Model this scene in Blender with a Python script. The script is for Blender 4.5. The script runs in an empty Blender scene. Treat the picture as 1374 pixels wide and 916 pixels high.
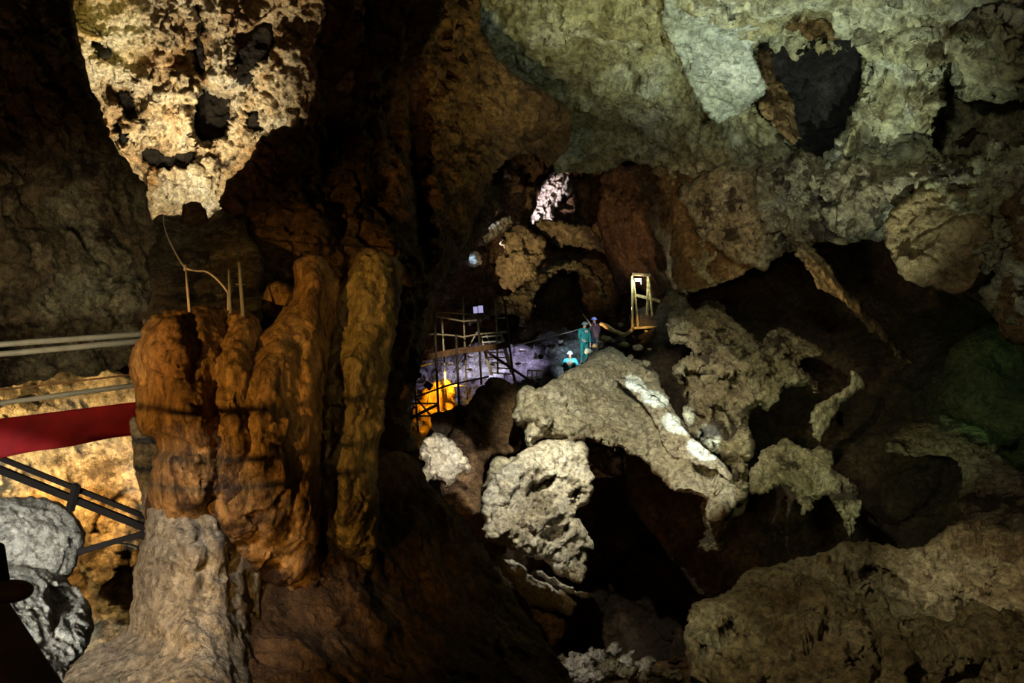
import bpy, math, random
import numpy as np
from mathutils import Vector, Matrix

F = 1100.0
CX, CY = 687.0, 458.0
sc = bpy.context.scene
COL = sc.collection

def P(px, py, Y):
    return Vector(((px - CX) / F * Y, Y, (CY - py) / F * Y))

# ------------------------------------------------------------------ noise
def _h(ix, iy, iz, seed):
    n = (ix * 374761393 + iy * 668265263 + iz * 2147483647 + seed * 1274126177) & 0xffffffff
    n = ((n ^ (n >> 13)) * 1274126177) & 0xffffffff
    n = ((n ^ (n >> 16)) * 2246822519) & 0xffffffff
    return n ^ (n >> 15)

_G = np.array([(1,1,0),(-1,1,0),(1,-1,0),(-1,-1,0),(1,0,1),(-1,0,1),(1,0,-1),(-1,0,-1),
               (0,1,1),(0,-1,1),(0,1,-1),(0,-1,-1),(1,1,0),(-1,1,0),(0,-1,1),(0,-1,-1)], dtype=np.float32)

def perlin(p, seed=0):
    ip = np.floor(p).astype(np.int64)
    f = (p - ip).astype(np.float32)
    u = f * f * f * (f * (f * 6 - 15) + 10)
    out = np.zeros(len(p), dtype=np.float32)
    for dx in (0, 1):
        wx = u[:, 0] if dx else 1 - u[:, 0]
        for dy in (0, 1):
            wy = u[:, 1] if dy else 1 - u[:, 1]
            for dz in (0, 1):
                wz = u[:, 2] if dz else 1 - u[:, 2]
                g = _G[_h(ip[:, 0] + dx, ip[:, 1] + dy, ip[:, 2] + dz, seed) & 15]
                d = g[:, 0] * (f[:, 0] - dx) + g[:, 1] * (f[:, 1] - dy) + g[:, 2] * (f[:, 2] - dz)
                out += wx * wy * wz * d
    return out

def fbm(p, seed=0, octaves=4, gain=0.5):
    o = np.zeros(len(p), dtype=np.float32); a = 1.0; q = p.copy()
    for i in range(octaves):
        o += a * perlin(q, seed + i * 17); q = q * 2.03 + 7.1; a *= gain
    return o

def ridged(p, seed=0, octaves=4, gain=0.5):
    o = np.zeros(len(p), dtype=np.float32); a = 1.0; q = p.copy(); w = 1.0
    for i in range(octaves):
        n = 1 - np.abs(perlin(q, seed + i * 13)) * 2.0
        n = n * n * w
        o += a * n; w = np.clip(n * 1.6, 0, 1); q = q * 2.1 + 3.3; a *= gain
    return o - 0.8

def worley(p, seed=0):
    ip = np.floor(p).astype(np.int64); f = p - ip
    f1 = np.full(len(p), 9.0); f2 = np.full(len(p), 9.0); fac = np.zeros(len(p))
    for dx in (-1, 0, 1):
        for dy in (-1, 0, 1):
            for dz in (-1, 0, 1):
                h = _h(ip[:, 0] + dx, ip[:, 1] + dy, ip[:, 2] + dz, seed)
                jx = (h & 1023) / 1023.0; jy = ((h >> 10) & 1023) / 1023.0; jz = ((h >> 20) & 1023) / 1023.0
                vx = f[:, 0] - dx - jx; vy = f[:, 1] - dy - jy; vz = f[:, 2] - dz - jz
                d = np.sqrt(vx * vx + vy * vy + vz * vz)
                h2 = _h(ip[:, 0] + dx, ip[:, 1] + dy, ip[:, 2] + dz, seed + 99)
                rx = (h2 & 255) / 127.5 - 1; ry = ((h2 >> 8) & 255) / 127.5 - 1; rz = ((h2 >> 16) & 255) / 127.5 - 1
                o = ((h2 >> 24) & 255) / 127.5 - 1
                val = vx * rx + vy * ry + vz * rz + o * 0.5
                n1 = d < f1
                f2 = np.where(n1, f1, np.minimum(f2, d))
                fac = np.where(n1, val, fac); f1 = np.where(n1, d, f1)
    return f1, f2, fac

def layer_noise(p, kind, seed):
    if kind == 'fbm': return fbm(p, seed, 5)
    if kind == 'fbm2': return fbm(p, seed, 2)
    if kind == 'ridge': return ridged(p, seed, 4)
    if kind == 'billow': return np.abs(fbm(p, seed, 4)) * 2 - 0.45
    q = p + 0.25 * np.stack([fbm(p * 1.3, seed + 5, 2), fbm(p * 1.3, seed + 6, 2), fbm(p * 1.3, seed + 7, 2)], 1)
    f1, f2, fac = worley(q, seed)
    if kind == 'facet': return fac
    if kind == 'lump': return 0.6 - f1
    if kind == 'pit': return np.clip(f1 - 0.32, -0.32, 0.05) * 2.2
    if kind == 'crack': return -np.clip(1 - (f2 - f1) * 7, 0, 1)
    raise ValueError(kind)

# ------------------------------------------------------------------ outline tools
def chaikin(pts, n=1):
    pts = np.array(pts, dtype=float)
    for _ in range(n):
        a = pts; b = np.roll(pts, -1, 0)
        pts = np.stack([a * .75 + b * .25, a * .25 + b * .75], 1).reshape(-1, 2)
    return pts

def seg_dist(q, pts, closed=True):
    pts = np.array(pts, dtype=float)
    best = np.full(len(q), 1e9); near = np.zeros_like(q)
    m = len(pts) if closed else len(pts) - 1
    for i in range(m):
        a = pts[i]; b = pts[(i + 1) % len(pts)]
        d = b - a; L = max((d * d).sum(), 1e-9)
        t = np.clip(((q - a) @ d) / L, 0, 1)
        c = a + t[:, None] * d
        dd = np.hypot(q[:, 0] - c[:, 0], q[:, 1] - c[:, 1])
        k = dd < best
        best[k] = dd[k]; near[k] = c[k]
    return best, near

def inside(q, pts):
    pts = np.array(pts, dtype=float); r = np.zeros(len(q), dtype=bool)
    n = len(pts)
    for i in range(n):
        x1, y1 = pts[i]; x2, y2 = pts[(i + 1) % n]
        if y1 == y2: continue
        c = ((y1 > q[:, 1]) != (y2 > q[:, 1])) & (q[:, 0] < (x2 - x1) * (q[:, 1] - y1) / (y2 - y1) + x1)
        r ^= c
    return r

def sdist(q, pts):
    d, _ = seg_dist(q, pts)
    return np.where(inside(q, pts), d, -d)

def sstep(x):
    x = np.clip(x, 0, 1); return x * x * (3 - 2 * x)

def tps(ctrl):
    c = np.array(ctrl, dtype=float)
    if len(c) == 1:
        return lambda q: np.full(len(q), c[0, 2])
    xy = c[:, :2] / 300.0; n = len(c)
    if n < 4:
        A = np.c_[np.ones(n), xy]
        s, *_ = np.linalg.lstsq(A, c[:, 2], rcond=None)
        return lambda q: s[0] + (q / 300.0) @ s[1:]
    def U(r): return np.where(r > 1e-9, r * r * np.log(r + 1e-12), 0)
    K = U(np.linalg.norm(xy[:, None] - xy[None], axis=2)) + 0.01 * np.eye(n)
    Pm = np.c_[np.ones(n), xy]
    A = np.zeros((n + 3, n + 3)); A[:n, :n] = K; A[:n, n:] = Pm; A[n:, :n] = Pm.T
    s = np.linalg.solve(A, np.r_[c[:, 2], 0, 0, 0])
    def f(q):
        q = q / 300.0
        o = s[n] + q @ s[n + 1:]
        for i in range(n):
            o = o + s[i] * U(np.hypot(q[:, 0] - xy[i, 0], q[:, 1] - xy[i, 1]))
        return o
    return f

def new_mesh(name, verts, faces, mat, smooth=True):
    me = bpy.data.meshes.new(name)
    verts = np.asarray(verts, dtype=np.float32); faces = np.asarray(faces, dtype=np.int32)
    me.vertices.add(len(verts)); me.vertices.foreach_set('co', verts.ravel())
    me.loops.add(faces.size); me.loops.foreach_set('vertex_index', faces.ravel())
    me.polygons.add(len(faces)); me.polygons.foreach_set('loop_start', np.arange(0, faces.size, faces.shape[1], dtype=np.int32))
    me.update(calc_edges=True); me.validate()
    me.polygons.foreach_set('use_smooth', np.full(len(me.polygons), smooth))
    if mat: me.materials.append(mat)
    return me

def tag(o, label=None, cat=None, group=None, kind=None):
    if label: o['label'] = label
    if cat: o['category'] = cat
    if group: o['group'] = group
    if kind: o['kind'] = kind
    return o

SEED = [10]
FACE = {}
def rock(name, outline, ctrl, mat, T=60, R=60, back=40, step=2.6, feats=(), layers=(), warp=3.0, edge=0.45, sm=1, jag=2.4, **tags):
    """a solid rock: traced outline at its own distance, swelling T (photo px at that distance) towards the camera
    within R px of the outline, back px away from it; feats push and pull the face; layers are displacement noise."""
    SEED[0] += 7; seed = SEED[0]
    ol = chaikin(outline, sm) if sm else np.array(outline, float)
    if jag:
        segs = []
        for i in range(len(ol)):
            a_ = ol[i]; b_ = ol[(i + 1) % len(ol)]; m_ = max(1, int(np.hypot(*(b_ - a_)) / (step * 1.5)))
            segs.append(a_ + (b_ - a_) * (np.arange(m_) / m_)[:, None])
        ol = np.vstack(segs)
        s3 = np.c_[ol / 15.0, np.full(len(ol), seed * 2.3)]
        amp = jag * min(1.0, (ol.max(0) - ol.min(0)).min() / 30)
        ol = ol + amp * 1.5 * np.c_[fbm(s3, seed + 3, 4, .6), fbm(s3 + 50, seed + 4, 4, .6)]
    x0, y0 = ol.min(0) - step; x1, y1 = ol.max(0) + step
    nx = int((x1 - x0) / step) + 1; ny = int((y1 - y0) / step) + 1
    gx, gy = np.meshgrid(x0 + np.arange(nx) * step, y0 + np.arange(ny) * step)
    q = np.c_[gx.ravel(), gy.ravel()]
    ins = inside(q, ol).reshape(ny, nx)
    cell = ins[:-1, :-1] & ins[1:, :-1] & ins[:-1, 1:] & ins[1:, 1:]
    used = np.zeros((ny, nx), bool)
    used[:-1, :-1] |= cell; used[1:, :-1] |= cell; used[:-1, 1:] |= cell; used[1:, 1:] |= cell
    full = np.zeros((ny, nx), int)
    full[:-1, :-1] += cell; full[1:, :-1] += cell; full[:-1, 1:] += cell; full[1:, 1:] += cell
    idx = -np.ones((ny, nx), int); idx[used] = np.arange(used.sum())
    uq = q.reshape(ny, nx, 2)[used]
    border = (full[used] < 4)
    if len(uq) * len(ol) > 4e6:      # far from the edge the exact distance does not matter
        lo = ol[::3]; d, near = seg_dist(uq, lo); nb = d < 25
        d2, n2 = seg_dist(uq[nb], ol); d[nb] = d2; near[nb] = n2
    else:
        d, near = seg_dist(uq, ol)
    uq = uq.copy(); uq[border] = near[border]; d = d.copy(); d[border] = 0
    cy_, cx_ = np.nonzero(cell)
    quads = np.c_[idx[cy_, cx_], idx[cy_ + 1, cx_], idx[cy_ + 1, cx_ + 1], idx[cy_, cx_ + 1]]
    if isinstance(ctrl, tuple):      # lie on another rock's face, a little proud of it
        fu, fy, off = ctrl
        Ymid = np.array([fy[np.argmin(((fu - z) ** 2).sum(1))] for z in uq]) + off
        Yref = float(Ymid.mean()); k = Yref / F
    else:
        Ymid = tps(ctrl)(uq)
        Yref = float(np.mean([c[2] for c in ctrl])); k = Yref / F
    Ymid = np.maximum(Ymid, 1.0)
    prof = np.sqrt(np.clip(1 - (1 - np.clip(d / R, 0, 1)) ** 2, 0, 1))
    Yf = Ymid - T * k * prof
    if feats:
        wq = uq.copy()
        s3 = np.c_[uq / 22.0, np.full(len(uq), seed * 1.7)]
        wq[:, 0] += warp * 2 * fbm(s3, seed + 1, 3); wq[:, 1] += warp * 2 * fbm(s3, seed + 2, 3)
        for ft in feats:
            if ft[0] == 'r':
                dd, _ = seg_dist(wq, ft[1], closed=False)
                Yf -= ft[3] * k * np.exp(-(dd / ft[2]) ** 2)
            elif ft[0] == 'p':
                s = sdist(wq, ft[1]); soft = ft[3] if len(ft) > 3 else 6
                Yf -= ft[2] * k * sstep(s / soft + 0.5)
            elif ft[0] == 'b':
                _, bx, by, rx, ry, h = ft[:6]
                ang = math.radians(ft[6]) if len(ft) > 6 else 0
                ex = wq[:, 0] - bx; ey = wq[:, 1] - by
                a = ex * math.cos(ang) + ey * math.sin(ang); b = -ex * math.sin(ang) + ey * math.cos(ang)
                r2 = (a / rx) ** 2 + (b / ry) ** 2
                Yf -= h * k * np.sqrt(np.clip(1 - r2, 0, 1))
            elif ft[0] == 'l':   # lateral slope inside a polygon: tilt
                s = sdist(wq, ft[1]); g = np.array(ft[2])
                c0 = np.array(ft[1], float).mean(0)
                Yf -= k * ((wq - c0) @ g) * sstep(s / 8 + 0.5)
    Yf = np.maximum(Yf, 0.8)
    def to3(qq, Y):
        return np.c_[(qq[:, 0] - CX) / F * Y, Y, (CY - qq[:, 1]) / F * Y]
    front = to3(uq, Yf)
    tmp = new_mesh('tmp', front, quads, None)
    N = np.zeros(len(front) * 3, dtype=np.float32); tmp.vertex_normals.foreach_get('vector', N); N = N.reshape(-1, 3)
    bpy.data.meshes.remove(tmp)
    # normals should look at the camera
    flip = (N * front).sum(1) > 0
    N[flip] *= -1
    V = -front / np.linalg.norm(front, axis=1)[:, None]
    steep = np.clip((N * V).sum(1) * 2.6, .25, 1)
    N = N * 0.6 + V * 0.4; N /= np.linalg.norm(N, axis=1)[:, None]
    disp = np.zeros(len(front))
    for j, ly in enumerate(layers):
        kind, wl, am = ly[:3]
        sx, sy, sz = ly[3] if len(ly) > 3 else (1, 1, 1)
        pp = front / (wl * k) * np.array([sx, sy, sz]) + seed * 3.17
        if kind not in ('fbm2',):
            pp = pp + 0.12 * j
        disp += am * k * layer_noise(pp, kind, seed + j * 31)
    e = edge + (1 - edge) * np.clip(d / 12, 0, 1)
    FACE['last'] = (uq.copy(), Yf.copy())
    front = front + N * (disp * e * steep)[:, None]
    # back
    bprof = np.sqrt(np.clip(1 - (1 - np.clip(d / max(R, 30), 0, 1)) ** 2, 0, 1))
    Yb = Ymid + back * k * bprof + 0.02
    Yb = np.maximum(Yb, Yf + 0.15 * np.clip(d / 6, 0, 1))
    inn = ~border
    bid = -np.ones(len(uq), int); bid[inn] = len(uq) + np.arange(inn.sum()); bid[border] = np.nonzero(border)[0]
    backv = to3(uq[inn], Yb[inn])
    faces = np.vstack([quads, bid[quads][:, ::-1]])
    verts = np.vstack([front, backv])
    o0 = None
    me = new_mesh(name, verts, faces, mat)
    # origin at the rock's base
    c = Vector((float(front[:, 0].mean()), float(front[:, 1].mean()), float(front[:, 2].min())))
    me.transform(Matrix.Translation(-c))
    o = bpy.data.objects.new(name, me); o.location = c; COL.objects.link(o)
    if 'kind' not in tags and 'label' not in tags: tags['kind'] = 'structure'
    tag(o, **tags)
    return o

# ------------------------------------------------------------------ materials
def ramp(nt, stops):
    r = nt.nodes.new('ShaderNodeValToRGB'); el = r.color_ramp.elements
    while len(el) > 1: el.remove(el[0])
    el[0].position = stops[0][0]; el[0].color = (*stops[0][1], 1)
    for p_, c_ in stops[1:]:
        e = el.new(p_); e.color = (*c_, 1)
    return r

def rock_mat(name, cols, scale=1.0, fine=1.0, rough=0.85, bump=0.5, spec=0.25, stain=None, streak=False, stain_at=.54, stain_scale=1.7, crack=.7):
    """cols: three mineral colours; scale: features per metre; stain: colour of dark mineral patches"""
    m = bpy.data.materials.new(name); m.use_nodes = True; nt = m.node_tree
    b = nt.nodes['Principled BSDF']; L = nt.links
    tc = nt.nodes.new('ShaderNodeTexCoord'); mp = nt.nodes.new('ShaderNodeMapping')
    L.new(tc.outputs['Object'], mp.inputs['Vector'])
    mp.inputs['Scale'].default_value = (scale, scale, scale * (0.35 if streak else 1))
    n1 = nt.nodes.new('ShaderNodeTexNoise'); n1.inputs['Scale'].default_value = 0.9; n1.inputs['Detail'].default_value = 7; n1.inputs['Roughness'].default_value = .62; n1.inputs['Distortion'].default_value = .6
    L.new(mp.outputs[0], n1.inputs['Vector'])
    r1 = ramp(nt, [(0.32, cols[0]), (0.5, cols[1]), (0.66, cols[2])])
    L.new(n1.outputs['Fac'], r1.inputs[0])
    n2 = nt.nodes.new('ShaderNodeTexNoise'); n2.inputs['Scale'].default_value = 9 * fine; n2.inputs['Detail'].default_value = 8; n2.inputs['Roughness'].default_value = .7
    L.new(mp.outputs[0], n2.inputs['Vector'])
    r2 = ramp(nt, [(0.34, (.30, .28, .25)), (0.5, (.90, .90, .90)), (0.64, (1.4, 1.37, 1.3))])
    L.new(n2.outputs['Fac'], r2.inputs[0])
    mx = nt.nodes.new('ShaderNodeMix'); mx.data_type = 'RGBA'; mx.blend_type = 'MULTIPLY'; mx.inputs[0].default_value = 1
    L.new(r1.outputs[0], mx.inputs[6]); L.new(r2.outputs[0], mx.inputs[7])
    outc = mx.outputs[2]
    if stain:
        n3 = nt.nodes.new('ShaderNodeTexNoise'); n3.inputs['Scale'].default_value = stain_scale; n3.inputs['Detail'].default_value = 6; n3.inputs['Roughness'].default_value = .65
        mp3 = nt.nodes.new('ShaderNodeMapping'); mp3.inputs['Location'].default_value = (13, 7, 3); L.new(mp.outputs[0], mp3.inputs['Vector']); L.new(mp3.outputs[0], n3.inputs['Vector'])
        r3 = ramp(nt, [(stain_at, (0, 0, 0)), (stain_at + .07, (1, 1, 1))]); L.new(n3.outputs['Fac'], r3.inputs[0])
        m3 = nt.nodes.new('ShaderNodeMix'); m3.data_type = 'RGBA'
        L.new(r3.outputs[0], m3.inputs[0]); L.new(outc, m3.inputs[6]); m3.inputs[7].default_value = (*stain, 1)
        outc = m3.outputs[2]
    # thin dark crack lines
    vo = nt.nodes.new('ShaderNodeTexVoronoi'); vo.feature = 'DISTANCE_TO_EDGE'; vo.inputs['Scale'].default_value = 2.3 * fine
    mv = nt.nodes.new('ShaderNodeMix'); mv.data_type = 'RGBA'; mv.blend_type = 'LINEAR_LIGHT'; mv.inputs[0].default_value = .35
    L.new(mp.outputs[0], mv.inputs[6]); L.new(n2.outputs['Color'], mv.inputs[7]); L.new(mv.outputs[2], vo.inputs['Vector'])
    rv = ramp(nt, [(0.0, (.25, .22, .18)), (0.035, (.7, .68, .65)), (0.10, (1, 1, 1))]); L.new(vo.outputs['Distance'], rv.inputs[0])
    m4 = nt.nodes.new('ShaderNodeMix'); m4.data_type = 'RGBA'; m4.blend_type = 'MULTIPLY'; m4.inputs[0].default_value = crack
    L.new(outc, m4.inputs[6]); L.new(rv.outputs[0], m4.inputs[7]); outc = m4.outputs[2]
    L.new(outc, b.inputs['Base Color'])
    b.inputs['Roughness'].default_value = rough
    b.inputs['Specular IOR Level'].default_value = spec
    bp = nt.nodes.new('ShaderNodeBump'); bp.inputs['Strength'].default_value = bump; bp.inputs['Distance'].default_value = 0.3 / scale
    n4 = nt.nodes.new('ShaderNodeTexNoise'); n4.inputs['Scale'].default_value = 5 * fine; n4.inputs['Detail'].default_value = 9; n4.inputs['Roughness'].default_value = .68
    L.new(mp.outputs[0], n4.inputs['Vector'])
    L.new(n4.outputs['Fac'], bp.inputs['Height']); L.new(bp.outputs[0], b.inputs['Normal'])
    return m

def flat_mat(name, col, rough=0.6, metal=0.0, emit=None, emits=0.0, var=0.12, scale=12):
    m = bpy.data.materials.new(name); m.use_nodes = True; nt = m.node_tree
    b = nt.nodes['Principled BSDF']; L = nt.links
    tc = nt.nodes.new('ShaderNodeTexCoord'); n = nt.nodes.new('ShaderNodeTexNoise'); n.inputs['Scale'].default_value = scale; n.inputs['Detail'].default_value = 5
    L.new(tc.outputs['Object'], n.inputs['Vector'])
    r = ramp(nt, [(0.3, tuple(c * (1 - var * 2) for c in col)), (0.7, tuple(min(1, c * (1 + var)) for c in col))])
    L.new(n.outputs['Fac'], r.inputs[0]); L.new(r.outputs[0], b.inputs['Base Color'])
    b.inputs['Roughness'].default_value = rough; b.inputs['Specular IOR Level'].default_value = .2; b.inputs['Metallic'].default_value = metal
    if emit:
        b.inputs['Emission Color'].default_value = (*emit, 1); b.inputs['Emission Strength'].default_value = emits
    return m

# ------------------------------------------------------------------ small builders
class MB:
    def __init__(s): s.v = []; s.f = []
    def tube(s, pts, r, n=8, cap=True):
        pts = [Vector(p) for p in pts]
        rs = r if isinstance(r, (list, tuple)) else [r] * len(pts)
        b0 = len(s.v); up = None
        for i, p in enumerate(pts):
            t = (pts[min(i + 1, len(pts) - 1)] - pts[max(i - 1, 0)]).normalized()
            if up is None:
                up = Vector((0, 0, 1)) if abs(t.z) < .9 else Vector((1, 0, 0))
            a = t.cross(up).normalized(); b = a.cross(t).normalized(); up = b
            for k in range(n):
                an = 2 * math.pi * k / n
                s.v.append(p + a * math.cos(an) * rs[i] + b * math.sin(an) * rs[i])
        for i in range(len(pts) - 1):
            for k in range(n):
                s.f.append((b0 + i * n + k, b0 + i * n + (k + 1) % n, b0 + (i + 1) * n + (k + 1) % n, b0 + (i + 1) * n + k))
        if cap:
            s.f.append(tuple(b0 + k for k in range(n))[::-1]); e = b0 + (len(pts) - 1) * n
            s.f.append(tuple(e + k for k in range(n)))
        return s
    def box(s, c, size, rot=None):
        b0 = len(s.v); R_ = rot or Matrix.Identity(3)
        for z in (-1, 1):
            for y in (-1, 1):
                for x in (-1, 1):
                    s.v.append(Vector(c) + R_ @ Vector((x * size[0] / 2, y * size[1] / 2, z * size[2] / 2)))
        for f in ((0, 2, 3, 1), (4, 5, 7, 6), (0, 1, 5, 4), (2, 6, 7, 3), (0, 4, 6, 2), (1, 3, 7, 5)):
            s.f.append(tuple(b0 + i for i in f))
        return s
    def bar(s, a, b, w, h):
        """rectangular bar from a to b"""
        a = Vector(a); b = Vector(b); d = b - a
        x = d.normalized(); y = Vector((0, 0, 1)).cross(x)
        y = y.normalized() if y.length > 1e-4 else Vector((0, 1, 0))
        q = Matrix((x, y, x.cross(y))).transposed()
        return s.box((a + b) / 2, (d.length, w, h), q)
    def ball(s, c, r, sc_=(1, 1, 1), n=12):
        b0 = len(s.v); c = Vector(c)
        for i in range(n + 1):
            th = math.pi * i / n
            for k in range(n):
                ph = 2 * math.pi * k / n
                s.v.append(c + Vector((r * sc_[0] * math.sin(th) * math.cos(ph), r * sc_[1] * math.sin(th) * math.sin(ph), r * sc_[2] * math.cos(th))))
        for i in range(n):
            for k in range(n):
                s.f.append((b0 + i * n + k, b0 + (i + 1) * n + k, b0 + (i + 1) * n + (k + 1) % n, b0 + i * n + (k + 1) % n))
        return s
    def build(s, name, mat, bevel=0.0, smooth=True, **tags):
        xs = [v.x for v in s.v]; ys = [v.y for v in s.v]; zs = [v.z for v in s.v]
        c = Vector(((min(xs) + max(xs)) / 2, (min(ys) + max(ys)) / 2, min(zs)))
        me = bpy.data.meshes.new(name); me.from_pydata([v - c for v in s.v], [], s.f); me.update()
        if mat: me.materials.append(mat)
        if smooth: me.shade_smooth()
        o = bpy.data.objects.new(name, me); COL.objects.link(o)
        o.location = c
        if bevel:
            m = o.modifiers.new('bevel', 'BEVEL'); m.width = bevel; m.segments = 2; m.limit_method = 'ANGLE'
        tag(o, **tags)
        return o

def empty(name, loc, label, cat, group=None):
    o = bpy.data.objects.new(name, None); o.location = loc; o.empty_display_size = .2; COL.objects.link(o)
    return tag(o, label, cat, group)

def part(mb, name, mat, root, **kw):
    """mesh in world coordinates -> child of root (an unrotated, unscaled empty or mesh)"""
    r = root; off = Vector((0, 0, 0))
    while r is not None: off += r.location; r = r.parent
    me = bpy.data.meshes.new(name); me.from_pydata([Vector(v) - off for v in mb.v], [], mb.f); me.update()
    if mat: me.materials.append(mat)
    if kw.pop('smooth', True): me.shade_smooth()
    o = bpy.data.objects.new(name, me); o.parent = root; COL.objects.link(o)
    bv = kw.pop('bevel', 0)
    if bv:
        m = o.modifiers.new('bevel', 'BEVEL'); m.width = bv; m.segments = 2
    return tag(o, **kw)

def spot(pos, target, E, color, angle, blend=0.4, size=0.05, name='cave_spotlight'):
    pos = Vector(pos); target = Vector(target); d = target - pos
    l = bpy.data.lights.new(name, 'SPOT'); l.energy = E * 4 * math.pi * d.length_squared; l.color = color
    l.spot_size = math.radians(angle); l.spot_blend = blend; l.shadow_soft_size = size
    o = bpy.data.objects.new(name, l); o.location = pos; o.rotation_euler = d.to_track_quat('-Z', 'Y').to_euler(); COL.objects.link(o)
    return o

def lamp(pos, P_, color, size=0.3, name='lamp_or_fill'):
    l = bpy.data.lights.new(name, 'POINT'); l.energy = P_; l.color = color; l.shadow_soft_size = size
    o = bpy.data.objects.new(name, l); o.location = pos; COL.objects.link(o)
    return o
# ------------------------------------------------------------------ rock materials
M_OCHRE = rock_mat('ochre_flowstone', ((.20, .10, .04), (.42, .25, .10), (.55, .36, .17)), 1.3, 1.4, .8, .45, stain=(.07, .04, .025), streak=True)
M_OLIVE = rock_mat('olive_flowstone', ((.16, .12, .05), (.33, .25, .11), (.45, .35, .17)), 1.3, 1.4, .8, .5, stain=(.06, .045, .03), streak=True)
M_GREY = rock_mat('grey_limestone', ((.26, .24, .20), (.42, .39, .33), (.58, .55, .48)), 1.2, 1.6, .85, .6)
M_PALE = rock_mat('pale_limestone', ((.34, .29, .19), (.52, .47, .34), (.66, .62, .50)), .55, 1.3, .85, .6)
M_WHITE = rock_mat('white_calcite', ((.42, .36, .25), (.62, .56, .44), (.78, .75, .66)), .7, 1.3, .8, .6)
M_CEIL = rock_mat('ceiling_limestone', ((.17, .135, .055), (.36, .35, .22), (.54, .56, .48)), .42, 1.3, .85, .6, stain=(.10, .07, .03), stain_at=.60)
M_SLAB = rock_mat('bluegrey_limestone', ((.24, .25, .20), (.36, .40, .36), (.52, .55, .52)), .5, 1.3, .8, .5)
M_NICHE = rock_mat('niche_limestone', ((.34, .17, .05), (.56, .46, .30), (.66, .63, .54)), 1.1, 1.6, .8, .8, stain=(.05, .035, .02), stain_at=.585, stain_scale=1.5)
M_LEFT = rock_mat('left_wall_rock', ((.07, .04, .02), (.17, .13, .07), (.36, .33, .22)), .8, 1.5, .85, .7, stain=(.03, .02, .01))
M_MIDBROWN = rock_mat('ochre_brown_rock', ((.08, .04, .015), (.22, .14, .06), (.40, .30, .16)), .6, 1.4, .85, .7)
M_CRAG = rock_mat('craggy_limestone', ((.18, .14, .08), (.36, .31, .20), (.56, .52, .40)), .5, 1.5, .9, .8, stain=(.06, .045, .03))
M_BROWN = rock_mat('brown_rock', ((.07, .04, .02), (.17, .10, .05), (.30, .18, .08)), .6, 1.4, .85, .6)
M_DARK = rock_mat('dark_rock', ((.035, .022, .012), (.08, .05, .03), (.15, .10, .055)), .5, 1.4, .85, .6)
M_YELLOW = rock_mat('yellow_limestone', ((.34, .24, .12), (.56, .44, .26), (.70, .62, .44)), .6, 1.4, .85, .6, stain=(.12, .09, .05))
M_BLACK = rock_mat('shade_dark_rock', ((.02, .013, .008), (.045, .03, .018), (.10, .065, .04)), .5, 1.4, .8, .7)  # near-black, so hollow, recess and pit have their shade in the colour
M_HOLE = rock_mat('hole_shade_black', ((.006, .005, .004), (.014, .011, .008), (.035, .028, .02)), .8, 1.4, .85, .6)  # shade of the niche holes painted as black rock
M_BLUEBLACK = rock_mat('pocket_shade_blueblack', ((.006, .006, .008), (.018, .017, .019), (.08, .075, .065)), .6, 1.4, .6, .8)  # bluish black rock whose colour also stands in for the pocket's shade
M_TAN = rock_mat('tan_rock', ((.20, .14, .07), (.34, .25, .13), (.46, .36, .20)), .25, 1.4, .85, .6)
M_MIDTAN = rock_mat('mottled_tan_rock', ((.11, .07, .03), (.30, .24, .13), (.50, .45, .30)), .55, 1.5, .85, .7)
M_CLAY = rock_mat('cave_clay', ((.10, .09, .09), (.34, .31, .32), (.62, .60, .62)), .9, 1.6, .9, .8)
M_ORANGE = rock_mat('orange_clay', ((.45, .24, .05), (.66, .38, .08), (.75, .48, .13)), .5, 1.3, .9, .35)

CR = [('facet', 60, 10), ('facet', 24, 4.5)]
PITTED = [('facet', 70, 9), ('pit', 22, 6), ('facet', 16, 3), ('fbm', 9, 2.2)]
SOFT = [('fbm2', 80, 7), ('fbm', 30, 3, (1, 1, .4)), ('fbm', 9, 1.0)]
ROUGH = [('fbm', 90, 18), ('facet', 50, 9), ('lump', 30, 6), ('fbm', 14, 3)]
SMOOTHWALL = [('fbm2', 140, 12), ('facet', 80, 6), ('fbm', 40, 3), ('crack', 90, 3), ('fbm', 12, 1.3)]

# ------------------------------------------------------------------ foreground stalagmites
rock('stalagmite', [(192,437),(206,422),(236,411),(295,409),(336,419),(354,430),(352,500),(345,560),(345,640),(350,760),(300,800),(230,800),(204,760),(197,712),(193,689),(197,655),(207,618),(211,591),(201,584),(190,586),(183,568),(182,527),(170,493),(177,472)],
     [(190,430,6.1),(270,560,5.9),(340,430,6.6),(210,650,6.1),(320,690,6.1),(180,500,6.3),(260,800,6.8)], M_OCHRE, T=70, R=75, back=90, step=2.0,
     feats=[('r', [(205,470),(235,500),(250,560)], 16, 14), ('r', [(300,430),(285,520),(290,600),(280,700)], 14, -26), ('r', [(330,430),(322,520),(330,600)], 20, 14),
            ('b', 222,465,40,38,22), ('p', [(170,588),(230,582),(275,600),(270,612),(225,606),(170,600)], -16, 10), ('b', 262,640,32,60,14), ('b',225,655,26,50,12),
            ('r',[(250,440),(262,470),(255,500)],12,-14)],
     layers=[('fbm2',60,10),('facet',44,6),('fbm',26,3,(1,1,.4)),('facet',11,1.2),('fbm',6,.8)], label='squat rounded ochre stalagmite at the end of the white pipes and red banner', cat='stalagmite')
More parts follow.
